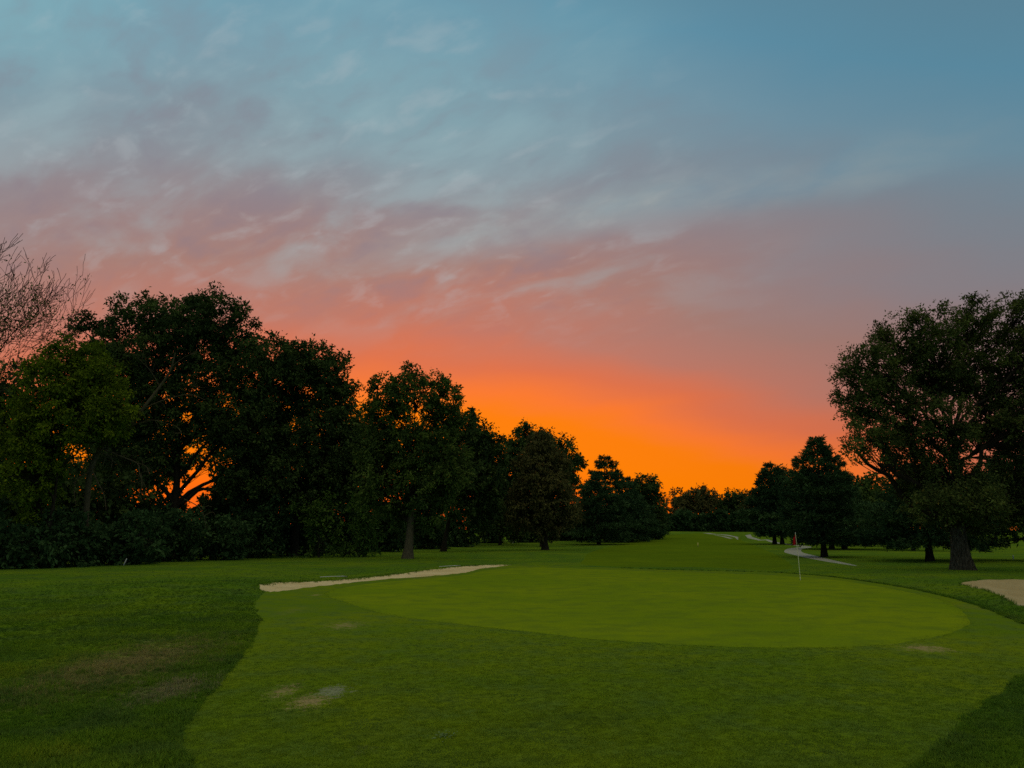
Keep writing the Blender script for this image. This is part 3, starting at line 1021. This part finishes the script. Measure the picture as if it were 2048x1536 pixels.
FL = ['dark shrub at the left picture edge under the bare tree', 'low dark shrub below the bright green tree, by the left edge', 'dark shrub under the foot of the arching dead limb',
      'dark shrub behind the tilted white stake', 'dark thicket shrub left of the orange opening', 'dark thicket shrub straight below the orange opening', 'dark thicket shrub right of the orange opening',
      'dark shrub behind the upright white stake left of the saplings', 'dark shrub under the two light saplings', 'dark shrub close left of the pale trunk', 'dark shrub between the pale trunk and the leaning trunk',
      'dark shrub right of the leaning trunk', 'dark shrub behind the small stake left of the drooping tree', 'dark shrub close left of the drooping tree trunk', 'dark shrub right of the drooping tree trunk',
      'dark shrub left of the blue-green spruce trunk', 'dark shrub between the two spruces', 'dark shrub right of the smaller spruce', 'last dark shrub at the fairway end of the left wood']
ORD = ['first', 'second', 'third', 'fourth', 'fifth', 'sixth', 'seventh', 'eighth', 'ninth', 'tenth', 'eleventh']
TH = 'shrubs of the thicket under the left wood'
front = [(-40, 44.5, 190, 985), (60, 45, 150, 1040), (150, 46.5, 150, 1000), (245, 49, 150, 1010), (335, 54, 140, 1000), (425, 58, 130, 1010), (510, 63, 120, 1000),
         (600, 68, 110, 1015), (690, 75, 100, 1010), (770, 82, 90, 1025), (850, 92, 80, 1015), (925, 104, 70, 1020), (990, 128, 70, 1020), (1055, 135, 60, 1020), (1120, 146, 70, 1015), (1175, 160, 70, 1010), (1228, 168, 64, 1010), (1275, 178, 56, 1012), (1312, 190, 46, 1022)]
for i, (x, d, w_, ty) in enumerate(front):
    shrub(FL[i], x, d + 1.5, w_, ty, 200 + i, group=TH, leaf=0.2 + d * 0.0012)
BK = 'taller shrubs behind the thicket'
for i, (x, d, w_, ty) in enumerate([(-30, 56, 210, 930), (70, 58, 150, 945), (165, 60, 150, 935), (255, 63, 140, 958), (345, 68, 130, 972), (440, 72, 130, 968), (530, 76, 130, 935), (630, 80, 120, 940),
                                    (720, 86, 110, 950), (800, 98, 90, 990), (880, 110, 90, 990)]):
    shrub(ORD[i] + ' from the left of the tall shrubs half hidden behind the thicket', x, d, w_, ty, 240 + i, 'leaf_dark', group=BK, leaf=0.42, cover=0.62)
shrub('rounded light green sapling left of the pale-trunked shade tree', 640, 64, 84, 980, 270, 'leaf_sapling', 'sapling', leaf=0.22)
shrub('second rounded sapling, just left of the pale trunk', 718, 63.5, 80, 980, 271, 'leaf_sapling', 'sapling', leaf=0.22)


def dead_limb():
    rng = np.random.default_rng(8)
    f = foot(178, 50)
    root = empty('dead_tree', f)
    tag(root, 'bare grey dead tree with an arching limb rising from the thicket on the left', 'tree')

    def line(px, d0, d1, jit=0.25):
        n = len(px)
        p = np.array([at(x, y, d0 + (d1 - d0) * i / (n - 1)) for i, (x, y) in enumerate(px)]) - f
        p[1:, 1] += rng.normal(0, jit, n - 1)
        return p
    t = Tubes()
    main = catmull3(line([(178, 1136), (179, 1060), (180, 1000), (186, 945), (198, 905), (228, 873), (262, 852), (292, 815), (318, 770), (338, 738), (346, 702)], 50, 47), 4)
    t.add(main, np.interp(np.linspace(0, 1, len(main)), [0, 0.3, 0.6, 1], [0.2, 0.17, 0.12, 0.035]), 8)
    t.build('trunk', MATS['pale_bark'], root)
    b = Tubes()
    for px, r in (([(190, 935), (172, 945), (152, 962), (146, 985), (148, 1010)], 0.05), ([(186, 945), (196, 965), (208, 990), (214, 1020)], 0.05),
                  ([(200, 905), (218, 915), (222, 935)], 0.03), ([(205, 898), (240, 912), (270, 926), (282, 948), (290, 975)], 0.055), ([(270, 926), (292, 932), (302, 950)], 0.025),
                  ([(282, 948), (284, 972), (280, 995)], 0.02), ([(205, 860), (212, 880), (216, 892), (206, 930)], 0.04), ([(262, 852), (300, 840), (330, 846)], 0.04), ([(292, 815), (330, 800), (380, 790), (410, 800)], 0.05),
                  ([(318, 770), (300, 740), (280, 720)], 0.035), ([(338, 738), (370, 715), (392, 705)], 0.03), ([(330, 846), (350, 852), (360, 866)], 0.02), ([(380, 790), (392, 775), (398, 760)], 0.02)):
        q = catmull3(line(px, 48.5, 47.5, 0.15), 4)
        b.add(q, np.linspace(r, 0.012, len(q)), 5)
        for _ in range(6):
            k = rng.integers(2, len(q))
            d = unit(q[k] - q[k - 1] + rng.normal(0, 0.35, 3)) * rng.uniform(0.3, 1.0)
            b.add(np.array([q[k], q[k] + d * 0.5 + rng.normal(0, 0.06, 3), q[k] + d]), [0.016, 0.012, 0.008], 3)
    b.build('branches', MATS['pale_bark'], root)
    b = Tubes()
    o = at(368, 998, 51)
    for px, r in (([(368, 998), (395, 1012), (408, 1032), (412, 1056)], 0.035), ([(408, 1032), (425, 1024), (432, 1034)], 0.02), ([(401, 1020), (415, 1012), (424, 1014)], 0.015)):
        q = catmull3(np.array([at(x, y, 51) for x, y in px]) - o, 4)
        b.add(q, np.linspace(r, 0.012, len(q)), 5)
    db = b.build('dead_branch', MATS['pale_bark'], None)
    db.location = tuple(o)
    tag(db, 'small bare dead branch caught in the thicket below the orange opening', 'branch')


def catmull3(p, m):
    n = len(p)
    out = []
    for i in range(n - 1):
        p0, p1, p2, p3 = p[max(i - 1, 0)], p[i], p[i + 1], p[min(i + 2, n - 1)]
        for q in np.arange(m) / m:
            out.append(0.5 * (2 * p1 + (p2 - p0) * q + (2 * p0 - 5 * p1 + 4 * p2 - p3) * q ** 2 + (3 * p1 - p0 - 3 * p2 + p3) * q ** 3))
    out.append(p[-1])
    return np.array(out)


dead_limb()
BW = [('wood tree filling the left picture edge under the bare crown', -10, [(10, 790, 50, 50), (-50, 800, 60, 70), (55, 760, 34, 40), (0, 850, 60, 50), (-60, 890, 60, 60)]),
      ('low wood tree just left of the orange opening', 290, [(285, 905, 44, 40), (320, 945, 40, 26), (240, 950, 44, 30), (335, 890, 24, 34), (205, 905, 40, 34), (400, 852, 50, 26), (352, 932, 18, 30), (408, 908, 13, 8), (385, 926, 9, 8), (432, 926, 9, 12), (448, 880, 22, 30)]),
      ('wood tree behind the bright green tree at the left edge', 40, [(20, 890, 60, 50), (80, 920, 50, 40), (40, 950, 70, 40), (-40, 900, 70, 80), (110, 955, 50, 30)]),
      ('wood tree behind the arching dead limb', 210, [(190, 880, 40, 45), (230, 930, 50, 35), (170, 955, 50, 35), (260, 870, 40, 35)]),
      ('wood tree filling the gap right of the orange opening', 505, [(500, 900, 40, 60), (530, 830, 50, 60), (560, 940, 60, 50), (470, 980, 40, 30)]),
      ('wood tree behind the rounded crown and the sapling', 700, [(690, 860, 50, 60), (740, 890, 45, 60), (650, 950, 60, 50), (730, 960, 60, 45)]),
      ('wood tree deep behind the leaning tree', 900, [(870, 880, 50, 50), (930, 930, 50, 50), (860, 960, 60, 50), (960, 985, 50, 40), (990, 930, 30, 40)])]
for i, (lb, px, lob) in enumerate(BW):
    broadleaf('wood_tree', lb, 'tree', foot(px, 92 + i * 6), px_lobes(lob, 92 + i * 6, G), 'leaf_dark', 360 + i, leaf=0.44, cover=1.0, clump_r=0.95, trunk_r=0.3, trunk_top=9, per=44, dense=1.7, group='trees deep in the left wood')


# --- far end of the fairway
FAR = [('far_tree', 'small round tree at the left of the far treeline', 1352, 262, [(1345, 1005, 14, 14), (1360, 1002, 16, 18), (1352, 1020, 20, 18)], 'leaf_olive'),
       ('far_tree', 'largest domed tree in the far treeline', 1408, 266, [(1395, 1000, 20, 18), (1412, 996, 22, 18), (1380, 1012, 16, 18), (1430, 1008, 18, 20), (1405, 1020, 34, 18), (1445, 1018, 14, 20)], 'leaf_olive'),
       ('far_tree', 'dark tree right of the domed one in the far treeline', 1470, 258, [(1470, 1000, 14, 18), (1482, 990, 9, 9), (1456, 1012, 15, 16), (1482, 1012, 17, 22), (1470, 1035, 24, 16)], 'leaf_dark'),
       ('far_tree', 'broad tree in the far treeline beside the pine pair', 1512, 255, [(1500, 1002, 18, 18), (1520, 998, 18, 18), (1510, 1022, 26, 20), (1535, 1015, 20, 24)], 'leaf_olive')]
for i, (nm, lb, px, d, lob, mt) in enumerate(FAR):
    broadleaf(nm, lb, 'tree', foot(px, d), px_lobes(lob, d, G), mt, 300 + i, leaf=0.7, cover=0.9, clump_r=1.2, trunk_r=0.35, trunk_top=7, per=50, dense=1.9, group='trees of the far treeline')
for i, (px, w_, ty) in enumerate([(1322, 40, 1022), (1348, 44, 1022), (1378, 48, 1024), (1412, 48, 1026), (1446, 48, 1022), (1480, 48, 1022), (1515, 48, 1020), (1550, 48, 1020)]):
    shrub(ORD[i] + ' hedge bush from the left along the foot of the far treeline', px, 246, w_, ty, 320 + i, 'leaf_shrub', 'hedge_bush', 'hedge bushes at the far treeline', leaf=0.9, cover=0.45)

# --- right side: pines, far wood, great maple
WF = [(0, 0.8), (0.10, 1.0), (0.3, 0.95), (0.55, 0.72), (0.75, 0.50), (0.9, 0.30), (1, 0.10)]
conifer('pine_tree', 'left trunk of the pine pair beside the cart path', foot(1548, 121), 12.2, 4.6, seed=51, clear=0.16, trunk_r=0.28, profile=WF, tuft=0.55, whorl=0.8, dens=0.75)
conifer('pine_tree', 'right trunk of the pine pair beside the cart path', foot(1563, 119), 10.4, 4.2, seed=52, clear=0.16, trunk_r=0.28, profile=WF, tuft=0.55, whorl=0.8, dens=0.75)
conifer('pine_tree', 'large dark pine with a straight trunk behind the red flag', foot(1645, 66), 9.8, 3.4, seed=53, clear=0.15, trunk_r=0.24, profile=WF, tuft=0.36, whorl=0.5, dens=1.15)
conifer('pine_tree', 'pine partly hidden behind the large pine near the flag', foot(1661, 92), 9.0, 4.2, seed=54, clear=0.14, trunk_r=0.28, profile=WF, tuft=0.46, whorl=0.7, dens=0.85)
conifer('pine_tree', 'pine with long low branches reaching right toward the great maple', foot(1686, 96), 9.2, 5.4, seed=55, clear=0.12, trunk_r=0.28, profile=[(0, 0.9), (0.1, 1.0), (0.3, 0.8), (0.6, 0.55), (0.85, 0.25), (1, 0.08)], tuft=0.46, whorl=0.7, dens=0.85)
conifer('pine_tree', 'dark low-branched pine just left of the great maple trunk', foot(1854, 56), 6.6, 4.0, seed=56, clear=0.20, trunk_r=0.26, profile=[(0, 0.9), (0.15, 1.0), (0.4, 0.9), (0.7, 0.6), (1, 0.15)], tuft=0.34, whorl=0.45, dens=1.1)
conifer('pine_tree', 'slim distant pine left of the low-branched pine', foot(1823, 86), 8.0, 4.0, seed=57, clear=0.22, trunk_r=0.17, profile=WF, tuft=0.4, whorl=0.6)
conifer('pine_tree', 'pine at the right picture edge with a drooping low branch', foot(2052, 57), 8.6, 3.9, seed=58, clear=0.20, trunk_r=0.2, profile=WF, tuft=0.34, whorl=0.5, droop=0.22, dens=1.1)
RW = [('leafy tree seen in the gap between the pines and the great maple', 1728, 112, [(1722, 975, 30, 22), (1745, 985, 30, 24), (1735, 1015, 44, 30), (1705, 1005, 28, 30), (1770, 1015, 30, 30)], 'leaf_mid'),
      ('far broad tree behind the pine pair and the large pine', 1600, 175, [(1575, 960, 20, 22), (1600, 965, 24, 26), (1625, 985, 28, 28), (1590, 1010, 40, 34), (1640, 1020, 30, 30)], 'leaf_olive'),
      ('far tree behind the low-branched pine', 1800, 165, [(1790, 1005, 34, 24), (1820, 1000, 30, 26), (1805, 1030, 46, 26), (1770, 1035, 26, 22)], 'leaf_dark'),
      ('far tree directly behind the great maple trunk', 1905, 160, [(1880, 1005, 40, 26), (1920, 1000, 40, 28), (1900, 1035, 56, 26)], 'leaf_dark'),
      ('far tree behind the great maple, right of its trunk', 1990, 158, [(1965, 1010, 36, 26), (2005, 1005, 40, 28), (1985, 1036, 50, 24)], 'leaf_dark'),
      ('far tree behind the pine at the right picture edge', 2080, 155, [(2050, 1005, 40, 28), (2100, 1005, 40, 30), (2075, 1036, 60, 24)], 'leaf_dark')]
for i, (lb, px, d, lob, mt) in enumerate(RW):
    broadleaf('background_tree', lb, 'tree', foot(px, d), px_lobes(lob, d, G), mt, 340 + i, leaf=0.4 + d * 0.0012, cover=0.9, clump_r=0.9, trunk_r=0.3, trunk_top=6.5, per=46, dense=1.8, group='trees behind the pines on the right')


def maple_flute(t, ang):
    k = max(0.0, 1 - t * 6)
    return 1 + (0.07 + 0.16 * k) * np.sin(ang * 3 + 0.6) + 0.06 * np.sin(ang * 5 + t * 9) + 0.04 * np.sin(ang * 7 + 2)


broadleaf('maple_tree', 'great spreading tree with a massive furrowed trunk at the right edge', 'tree', foot(1916, 43.5),
          px_lobes([(1795, 690, 46, 52), (1868, 665, 48, 50), (1945, 650, 50, 46), (2022, 650, 58, 50), (2090, 690, 60, 60), (1745, 735, 42, 42), (1706, 765, 24, 34), (1712, 815, 36, 36), (1760, 800, 52, 50),
                    (1840, 755, 70, 60), (1930, 745, 70, 60), (2030, 755, 70, 60), (1740, 880, 48, 30), (1800, 880, 56, 40), (1880, 850, 70, 55), (1980, 850, 70, 55), (2070, 840, 70, 60), (1830, 945, 60, 34),
                    (1900, 950, 60, 40), (2060, 940, 60, 50), (1985, 985, 60, 34), (1870, 1000, 50, 36), (1960, 1035, 60, 30), (2090, 985, 60, 60), (1880, 1012, 50, 26, -2.2), (1945, 1008, 56, 24, -2.2), (1930, 1020, 56, 30), (2040, 1015, 60, 34), (1715, 905, 26, 14)], 43.5, G, spread=0.5),
          'leaf_maple', 61, leaf=0.135, cover=0.86, clump_r=0.55, trunk_r=0.46, trunk_top=8.0, upright=0.45, flute=maple_flute, lean=(0.1, 0), per=120, dense=3.3, bark='furrowed_bark', limb_bark='bark')


# ------------------------------------------------------------------ small things on the course
def flagstick():
    b = hit(1601, 1160)
    b[2] = gh(b[0], b[1])
    root = empty('golf_flag', b)
    tag(root, 'red flag hanging limp on a pale flagstick in the putting green', 'golf flag')
    hgt = at(1597, 1067, b[1])[2] - b[2]
    tb = Tubes()
    tb.add([(0, 0, -0.1), (-0.03, 0, hgt * 0.5), (-0.085, 0, hgt)], [0.014, 0.012, 0.010], 8)
    tb.build('pole', MATS['pole_paint'], root)
    tp = Tubes()
    tp.add([(-0.085, 0, hgt), (-0.086, 0, hgt + 0.035), (-0.087, 0, hgt + 0.05)], [0.014, 0.016, 0.002], 8)
    tp.build('finial', MATS['white_paint'], root)
    rows, cols = 14, 10
    V, F = [], []
    for i in range(rows):
        t = i / (rows - 1)
        for j in range(cols):
            s = j / (cols - 1)
            x = -0.085 + 0.02 * t * 0.5 - s * (0.09 + 0.09 * t) - 0.012 * math.sin(s * 9 + t * 2)
            y = 0.05 * math.sin(s * 8.5 + t * 1.5) * (0.4 + 0.6 * t)
            z = hgt - 0.03 - t * 0.40 - s * (0.17 - 0.04 * t)
            V.append((x, y, z))
    for i in range(rows - 1):
        for j in range(cols - 1):
            a = i * cols + j
            F.append((a, a + 1, a + cols + 1, a + cols))
    fl = mesh_np('flag', V, F, 4, MATS['flag_red'], root, True)
    sol = fl.modifiers.new('thickness', 'SOLIDIFY')
    sol.thickness = 0.003
    cp = Tubes()
    cp.add([(0, 0, -0.1), (0, 0, 0.002), (0, 0, 0.004), (0, 0, -0.1)], [0.054, 0.056, 0.050, 0.050], 16)
    cp.build('cup', MATS['cup_dark'], root)


flagstick()


def stake(label, px, py, hpx, name='boundary_stake', lean=(0, 0), mat='white_paint', wid=0.05, group=None):
    b = hit(px, py)
    b[2] = gh(b[0], b[1])
    root = empty(name, b)
    tag(root, label, 'stake', group)
    hgt = hpx * b[1] / FPX
    box_mesh('post', wid, wid, hgt, MATS[mat], root, (0, 0, -0.02), 0.9)
    v = [(-wid * .45, -wid * .45, hgt - 0.02), (wid * .45, -wid * .45, hgt - 0.02), (wid * .45, wid * .45, hgt - 0.02), (-wid * .45, wid * .45, hgt - 0.02), (0, 0, hgt + wid * 0.6)]
    mesh_np('tip', v, [(0, 1, 4), (1, 2, 4), (2, 3, 4), (3, 0, 4)], 3, MATS[mat], root)
    root.rotation_euler = (lean[0], lean[1], 0.3)


stake('white stake tilted to the right before the thicket on the left', 247, 1131, 14, lean=(0, 0.34), wid=0.06)
stake('white stake before the dark wood, left of the pale-trunked shade tree', 604, 1112, 13, wid=0.06)
stake('short dim stake just left of the pale trunk', 793, 1104, 9, wid=0.05)
stake('white stake in the grass left of the drooping tree', 1026, 1088, 8, wid=0.07)
stake('white stake on the grass between the great maple and the right edge', 2027, 1119, 8, wid=0.06)
stake('pale yellow marker post in the middle of the fairway', 1396, 1094, 8, 'distance_post', mat='yellow_paint', wid=0.10)
stake('white post before the far treeline at the end of the fairway', 1427, 1060, 9, 'white_post', wid=0.35)


def rake(label, px0, py0, px1, py1):
    a, b = hit(px0, py0), hit(px1, py1)
    for q in (a, b):
        q[2] = gh(q[0], q[1]) + 0.05
    root = empty('bunker_rake', a)
    tag(root, label, 'rake', 'rakes beside the left bunker')
    d = b - a
    t = Tubes()
    t.add([(0, 0, 0.0), d * 0.5 + np.array([0, 0, 0.01]), d], [0.018, 0.018, 0.018], 6)
    t.build('handle', MATS['white_paint'], root)
    u = d / np.linalg.norm(d)
    s = np.array([-u[1], u[0], 0])
    h = Tubes()
    h.add([d - s * 0.3, d, d + s * 0.3], [0.02, 0.02, 0.02], 6)
    hd = h.build('head', MATS['metal_grey'], root)
    for k in range(9):
        tt = Tubes()
        q = d + s * (-0.28 + 0.07 * k)
        tt.add([q, q + np.array([0, 0, -0.05]) + u * 0.015], [0.006, 0.004], 4)
        tt.build('tine', MATS['metal_grey'], hd)


rake('white-handled rake lying on the grass behind the left end of the long bunker', 640, 1156.3, 689, 1154.8)
rake('second white-handled rake, lying near the middle of the long bunker', 878, 1135.5, 915, 1133.6)


def weed():
    b = hit(886, 1474)
    b[2] = gh(b[0], b[1])
    root = empty('weed', b)
    tag(root, 'small pale leafy weed clump in the mown apron grass', 'weed')
    rng = np.random.default_rng(9)
    n = 70
    a = rng.uniform(0, 6.28, n)
    r = np.abs(rng.normal(0, 0.05, n))
    P = np.column_stack([np.cos(a) * r * 1.4, np.sin(a) * r * 1.6, rng.uniform(0.0, 0.03, n)])
    A = unit(np.column_stack([np.cos(a), np.sin(a), rng.uniform(0.1, 0.9, n)]))
    N = unit(rng.normal(0, 0.4, (n, 3)) + np.array([0, 0, 1]))
    L = rng.uniform(0.022, 0.042, n)
    leaf_mesh('leaves', P, A, N, L, L * 0.5, rng.random(n), rng.random(n), MATS['weed_leaf'], root, 0.2)


weed()


# ------------------------------------------------------------------ grass blades on the near ground
def tuft_mesh(name, n, h, w, spread, mat, seed):
    rng = np.random.default_rng(seed)
    V, F = [], []
    for i in range(n):
        a = rng.uniform(0, 6.28)
        r = spread * math.sqrt(rng.random())
        p = np.array([math.cos(a) * r, math.sin(a) * r, -0.004])
        ln = h * rng.uniform(0.55, 1.2)
        b = rng.uniform(0, 6.28)
        tilt = rng.uniform(0.1, 0.9)
        d = np.array([math.cos(b) * math.sin(tilt), math.sin(b) * math.sin(tilt), math.cos(tilt)])
        s = np.array([-math.sin(b), math.cos(b), 0]) * w * rng.uniform(0.7, 1.3) / 2
        m = p + d * ln * 0.55
        e = p + d * ln + np.array([d[0], d[1], -0.5]) * ln * 0.22
        k = len(V)
        V += [p - s, p + s, m + s * 0.8, m - s * 0.8, e]
        F += [(k, k + 1, k + 2), (k, k + 2, k + 3), (k + 3, k + 2, k + 4)]
    me = bpy.data.meshes.new(name)
    me.from_pydata([tuple(map(float, q)) for q in V], [], F)
    me.materials.append(MATS[mat])
    return bpy.data.objects.new(name, me)


def scatter(name, label, xy, scale, variants, seed, tint):
    rng = np.random.default_rng(seed)
    z = ground_h(xy[:, 0], xy[:, 1])
    me = bpy.data.meshes.new(name)
    me.vertices.add(len(xy))
    me.vertices.foreach_set('co', np.column_stack([xy, z]).astype(np.float32).ravel())
    for k, v in (('yaw', rng.uniform(0, 6.28, len(xy))), ('size', scale), ('tint', tint)):
        a = me.attributes.new(k, 'FLOAT', 'POINT')
        a.data.foreach_set('value', np.asarray(v, np.float32))
    a = me.attributes.new('which', 'INT', 'POINT')
    a.data.foreach_set('value', rng.integers(0, len(variants), len(xy)).astype(np.int32))
    ob = bpy.data.objects.new(name, me)
    COL.objects.link(ob)
    tag(ob, label, 'grass', None, 'stuff')
    g = bpy.data.node_groups.new(name, 'GeometryNodeTree')
    g.interface.new_socket('Geometry', in_out='INPUT', socket_type='NodeSocketGeometry')
    g.interface.new_socket('Geometry', in_out='OUTPUT', socket_type='NodeSocketGeometry')
    N, Lk = g.nodes, g.links
    gi, go = N.new('NodeGroupInput'), N.new('NodeGroupOutput')
    mp = N.new('GeometryNodeMeshToPoints')
    Lk.new(gi.outputs[0], mp.inputs[0])

    def attr(nm, ty='FLOAT'):
        q = N.new('GeometryNodeInputNamedAttribute')
        q.data_type = ty
        q.inputs[0].default_value = nm
        return q.outputs[0]
    cx = N.new('ShaderNodeCombineXYZ')
    Lk.new(attr('yaw'), cx.inputs[2])
    jn = N.new('GeometryNodeJoinGeometry')
    for i, ob_ in enumerate(variants):
        oi = N.new('GeometryNodeObjectInfo')
        oi.inputs[0].default_value = ob_
        oi.inputs['As Instance'].default_value = True
        cmp_ = N.new('FunctionNodeCompare')
        cmp_.data_type = 'INT'
        cmp_.operation = 'EQUAL'
        Lk.new(attr('which', 'INT'), cmp_.inputs[2])
        cmp_.inputs[3].default_value = i
        ip = N.new('GeometryNodeInstanceOnPoints')
        Lk.new(mp.outputs[0], ip.inputs['Points'])
        Lk.new(cmp_.outputs[0], ip.inputs['Selection'])
        Lk.new(oi.outputs['Geometry'], ip.inputs['Instance'])
        Lk.new(cx.outputs[0], ip.inputs['Rotation'])
        Lk.new(attr('size'), ip.inputs['Scale'])
        Lk.new(ip.outputs[0], jn.inputs[0])
    Lk.new(jn.outputs[0], go.inputs[0])
    md = ob.modifiers.new('blades', 'NODES')
    md.node_group = g
    return ob


def sample_polar(n, r0, r1, a0, a1, rng, power=1.0):
    """points on the ground, thinning out with distance"""
    u = rng.random(n)
    r = r0 * (r1 / r0) ** (u ** power)
    a = R(1) * rng.uniform(a0, a1, n)
    return np.column_stack([r * np.sin(a), r * np.cos(a)]), r


def build_grass():
    rng = np.random.default_rng(21)
    rv = [tuft_mesh('rough_tuft', 14, 0.060 + 0.012 * (i - 1), 0.0075, 0.05, 'rough_blade', 400 + i) for i in range(5)]
    fv = [tuft_mesh('fringe_tuft', 12, 0.020, 0.005, 0.045, 'fringe_blade', 420 + i) for i in range(3)]
    xy, r = sample_polar(260000, 5.0, 46.0, -44, 44, rng, 0.95)
    x, y = xy[:, 0], xy[:, 1]
    bad = inside(FRINGE, x, y) | inside(BUNK_L, x, y) | inside(BUNK_R, x, y) | (rng.random(len(x)) < 0.85 * sstep(r, 16, 44))
    xy, r = xy[~bad], r[~bad]
    cl = np.sin(xy[:, 0] * 1.9 + np.sin(xy[:, 1] * 1.3) * 2) * np.sin(xy[:, 1] * 2.3 + np.sin(xy[:, 0] * 0.9) * 2)
    sc = rng.uniform(0.6, 1.2, len(xy)) * (1 + 0.38 * cl) * (1 - 0.35 * sstep(r, 14, 44))
    scatter('rough_grass', 'longer rough grass around the apron and green', xy, sc, rv, 5, np.clip(rng.normal(0.42, 0.2, len(xy)) + 0.16 * cl + 0.12 * np.sin(xy[:, 0] * 0.7 + 1) * np.sin(xy[:, 1] * 0.55), 0, 1))
    xy, r = sample_polar(170000, 5.0, 24.0, -44, 44, rng, 0.9)
    x, y = xy[:, 0], xy[:, 1]
    ok = inside(FRINGE, x, y) & ~inside(GREEN, x, y) & (rng.random(len(x)) > sstep(r, 11, 23.5))
    for px, py, wp, hp in ((620, 1402, 100, 36), (565, 1383, 70, 42), (668, 1382, 75, 28), (1850, 1297, 130, 22), (690, 1251, 110, 22)):
        c = hit(px, py)
        rx = abs(hit(px + wp / 2, py)[0] - hit(px - wp / 2, py)[0]) / 2
        ry = abs(hit(px, py - hp / 2)[1] - hit(px, py + hp / 2)[1]) / 2
        ok &= ((x - c[0]) / rx) ** 2 + ((y - c[1]) / ry) ** 2 > rng.uniform(-0.7, 1.2, len(x))
    xy, r = xy[ok], r[ok]
    rim = np.repeat(GREEN, 16, 0) + rng.normal(0, 0.10, (len(GREEN) * 16, 2)) + rng.uniform(-0.09, 0.09, (len(GREEN) * 16, 2))
    rim = rim[rim[:, 1] < 30]
    xy = np.concatenate([xy, rim])
    sc = rng.uniform(0.6, 1.25, len(xy))
    sc[-len(rim):] *= 0.55
    scatter('fringe_grass', 'short mown blades of the apron before the green', xy, sc, fv, 6, np.clip(rng.normal(0.42, 0.2, len(xy)), 0, 1))
    # ragged lip of the long bunker
    lip = [tuft_mesh('lip_tuft', 10, 0.10, 0.010, 0.06, 'rough_blade', 440 + i) for i in range(3)]
    out = []
    far = np.array([hit(*q)[:2] for q in [(521, 1170), (560, 1165.5), (600, 1164), (655, 1161.5), (700, 1158.5), (760, 1153), (830, 1144), (900, 1135.5), (960, 1131), (1024, 1130.3)]])
    seg = catmull(far, closed=False)
    for i in range(len(seg) - 1):
        for _ in range(int(rng.integers(2, 14))):
            t = rng.random()
            out.append(seg[i] * (1 - t) + seg[i + 1] * t + rng.normal(0, 0.11, 2) + np.array([0.0, rng.uniform(-0.16, 0.10)]))
    seg = BUNK_R
    for i in range(len(seg) - 1):
        for _ in range(3):
            t = rng.random()
            out.append(seg[i] * (1 - t) + seg[i + 1] * t + rng.normal(0, 0.06, 2))
    e = FRINGE[(FRINGE[:, 0] > 6.0) & (FRINGE[:, 1] > 17)]
    for q in e:
        for _ in range(16):
            out.append(q + rng.normal(0, 0.10, 2) + np.array([0.10, 0.12]))
    out = np.array(out)
    out = out[~inside(FRINGE, out[:, 0], out[:, 1]) & ~inside(BUNK_R, out[:, 0], out[:, 1])]
    scatter('edge_grass', 'taller ragged grass along the bunker lips and the collar edge', out, rng.uniform(0.6, 1.35, len(out)), lip, 7, np.clip(rng.normal(0.3, 0.2, len(out)), 0, 1))  # low tint paints the shaded face of this grass into its colour


build_grass()
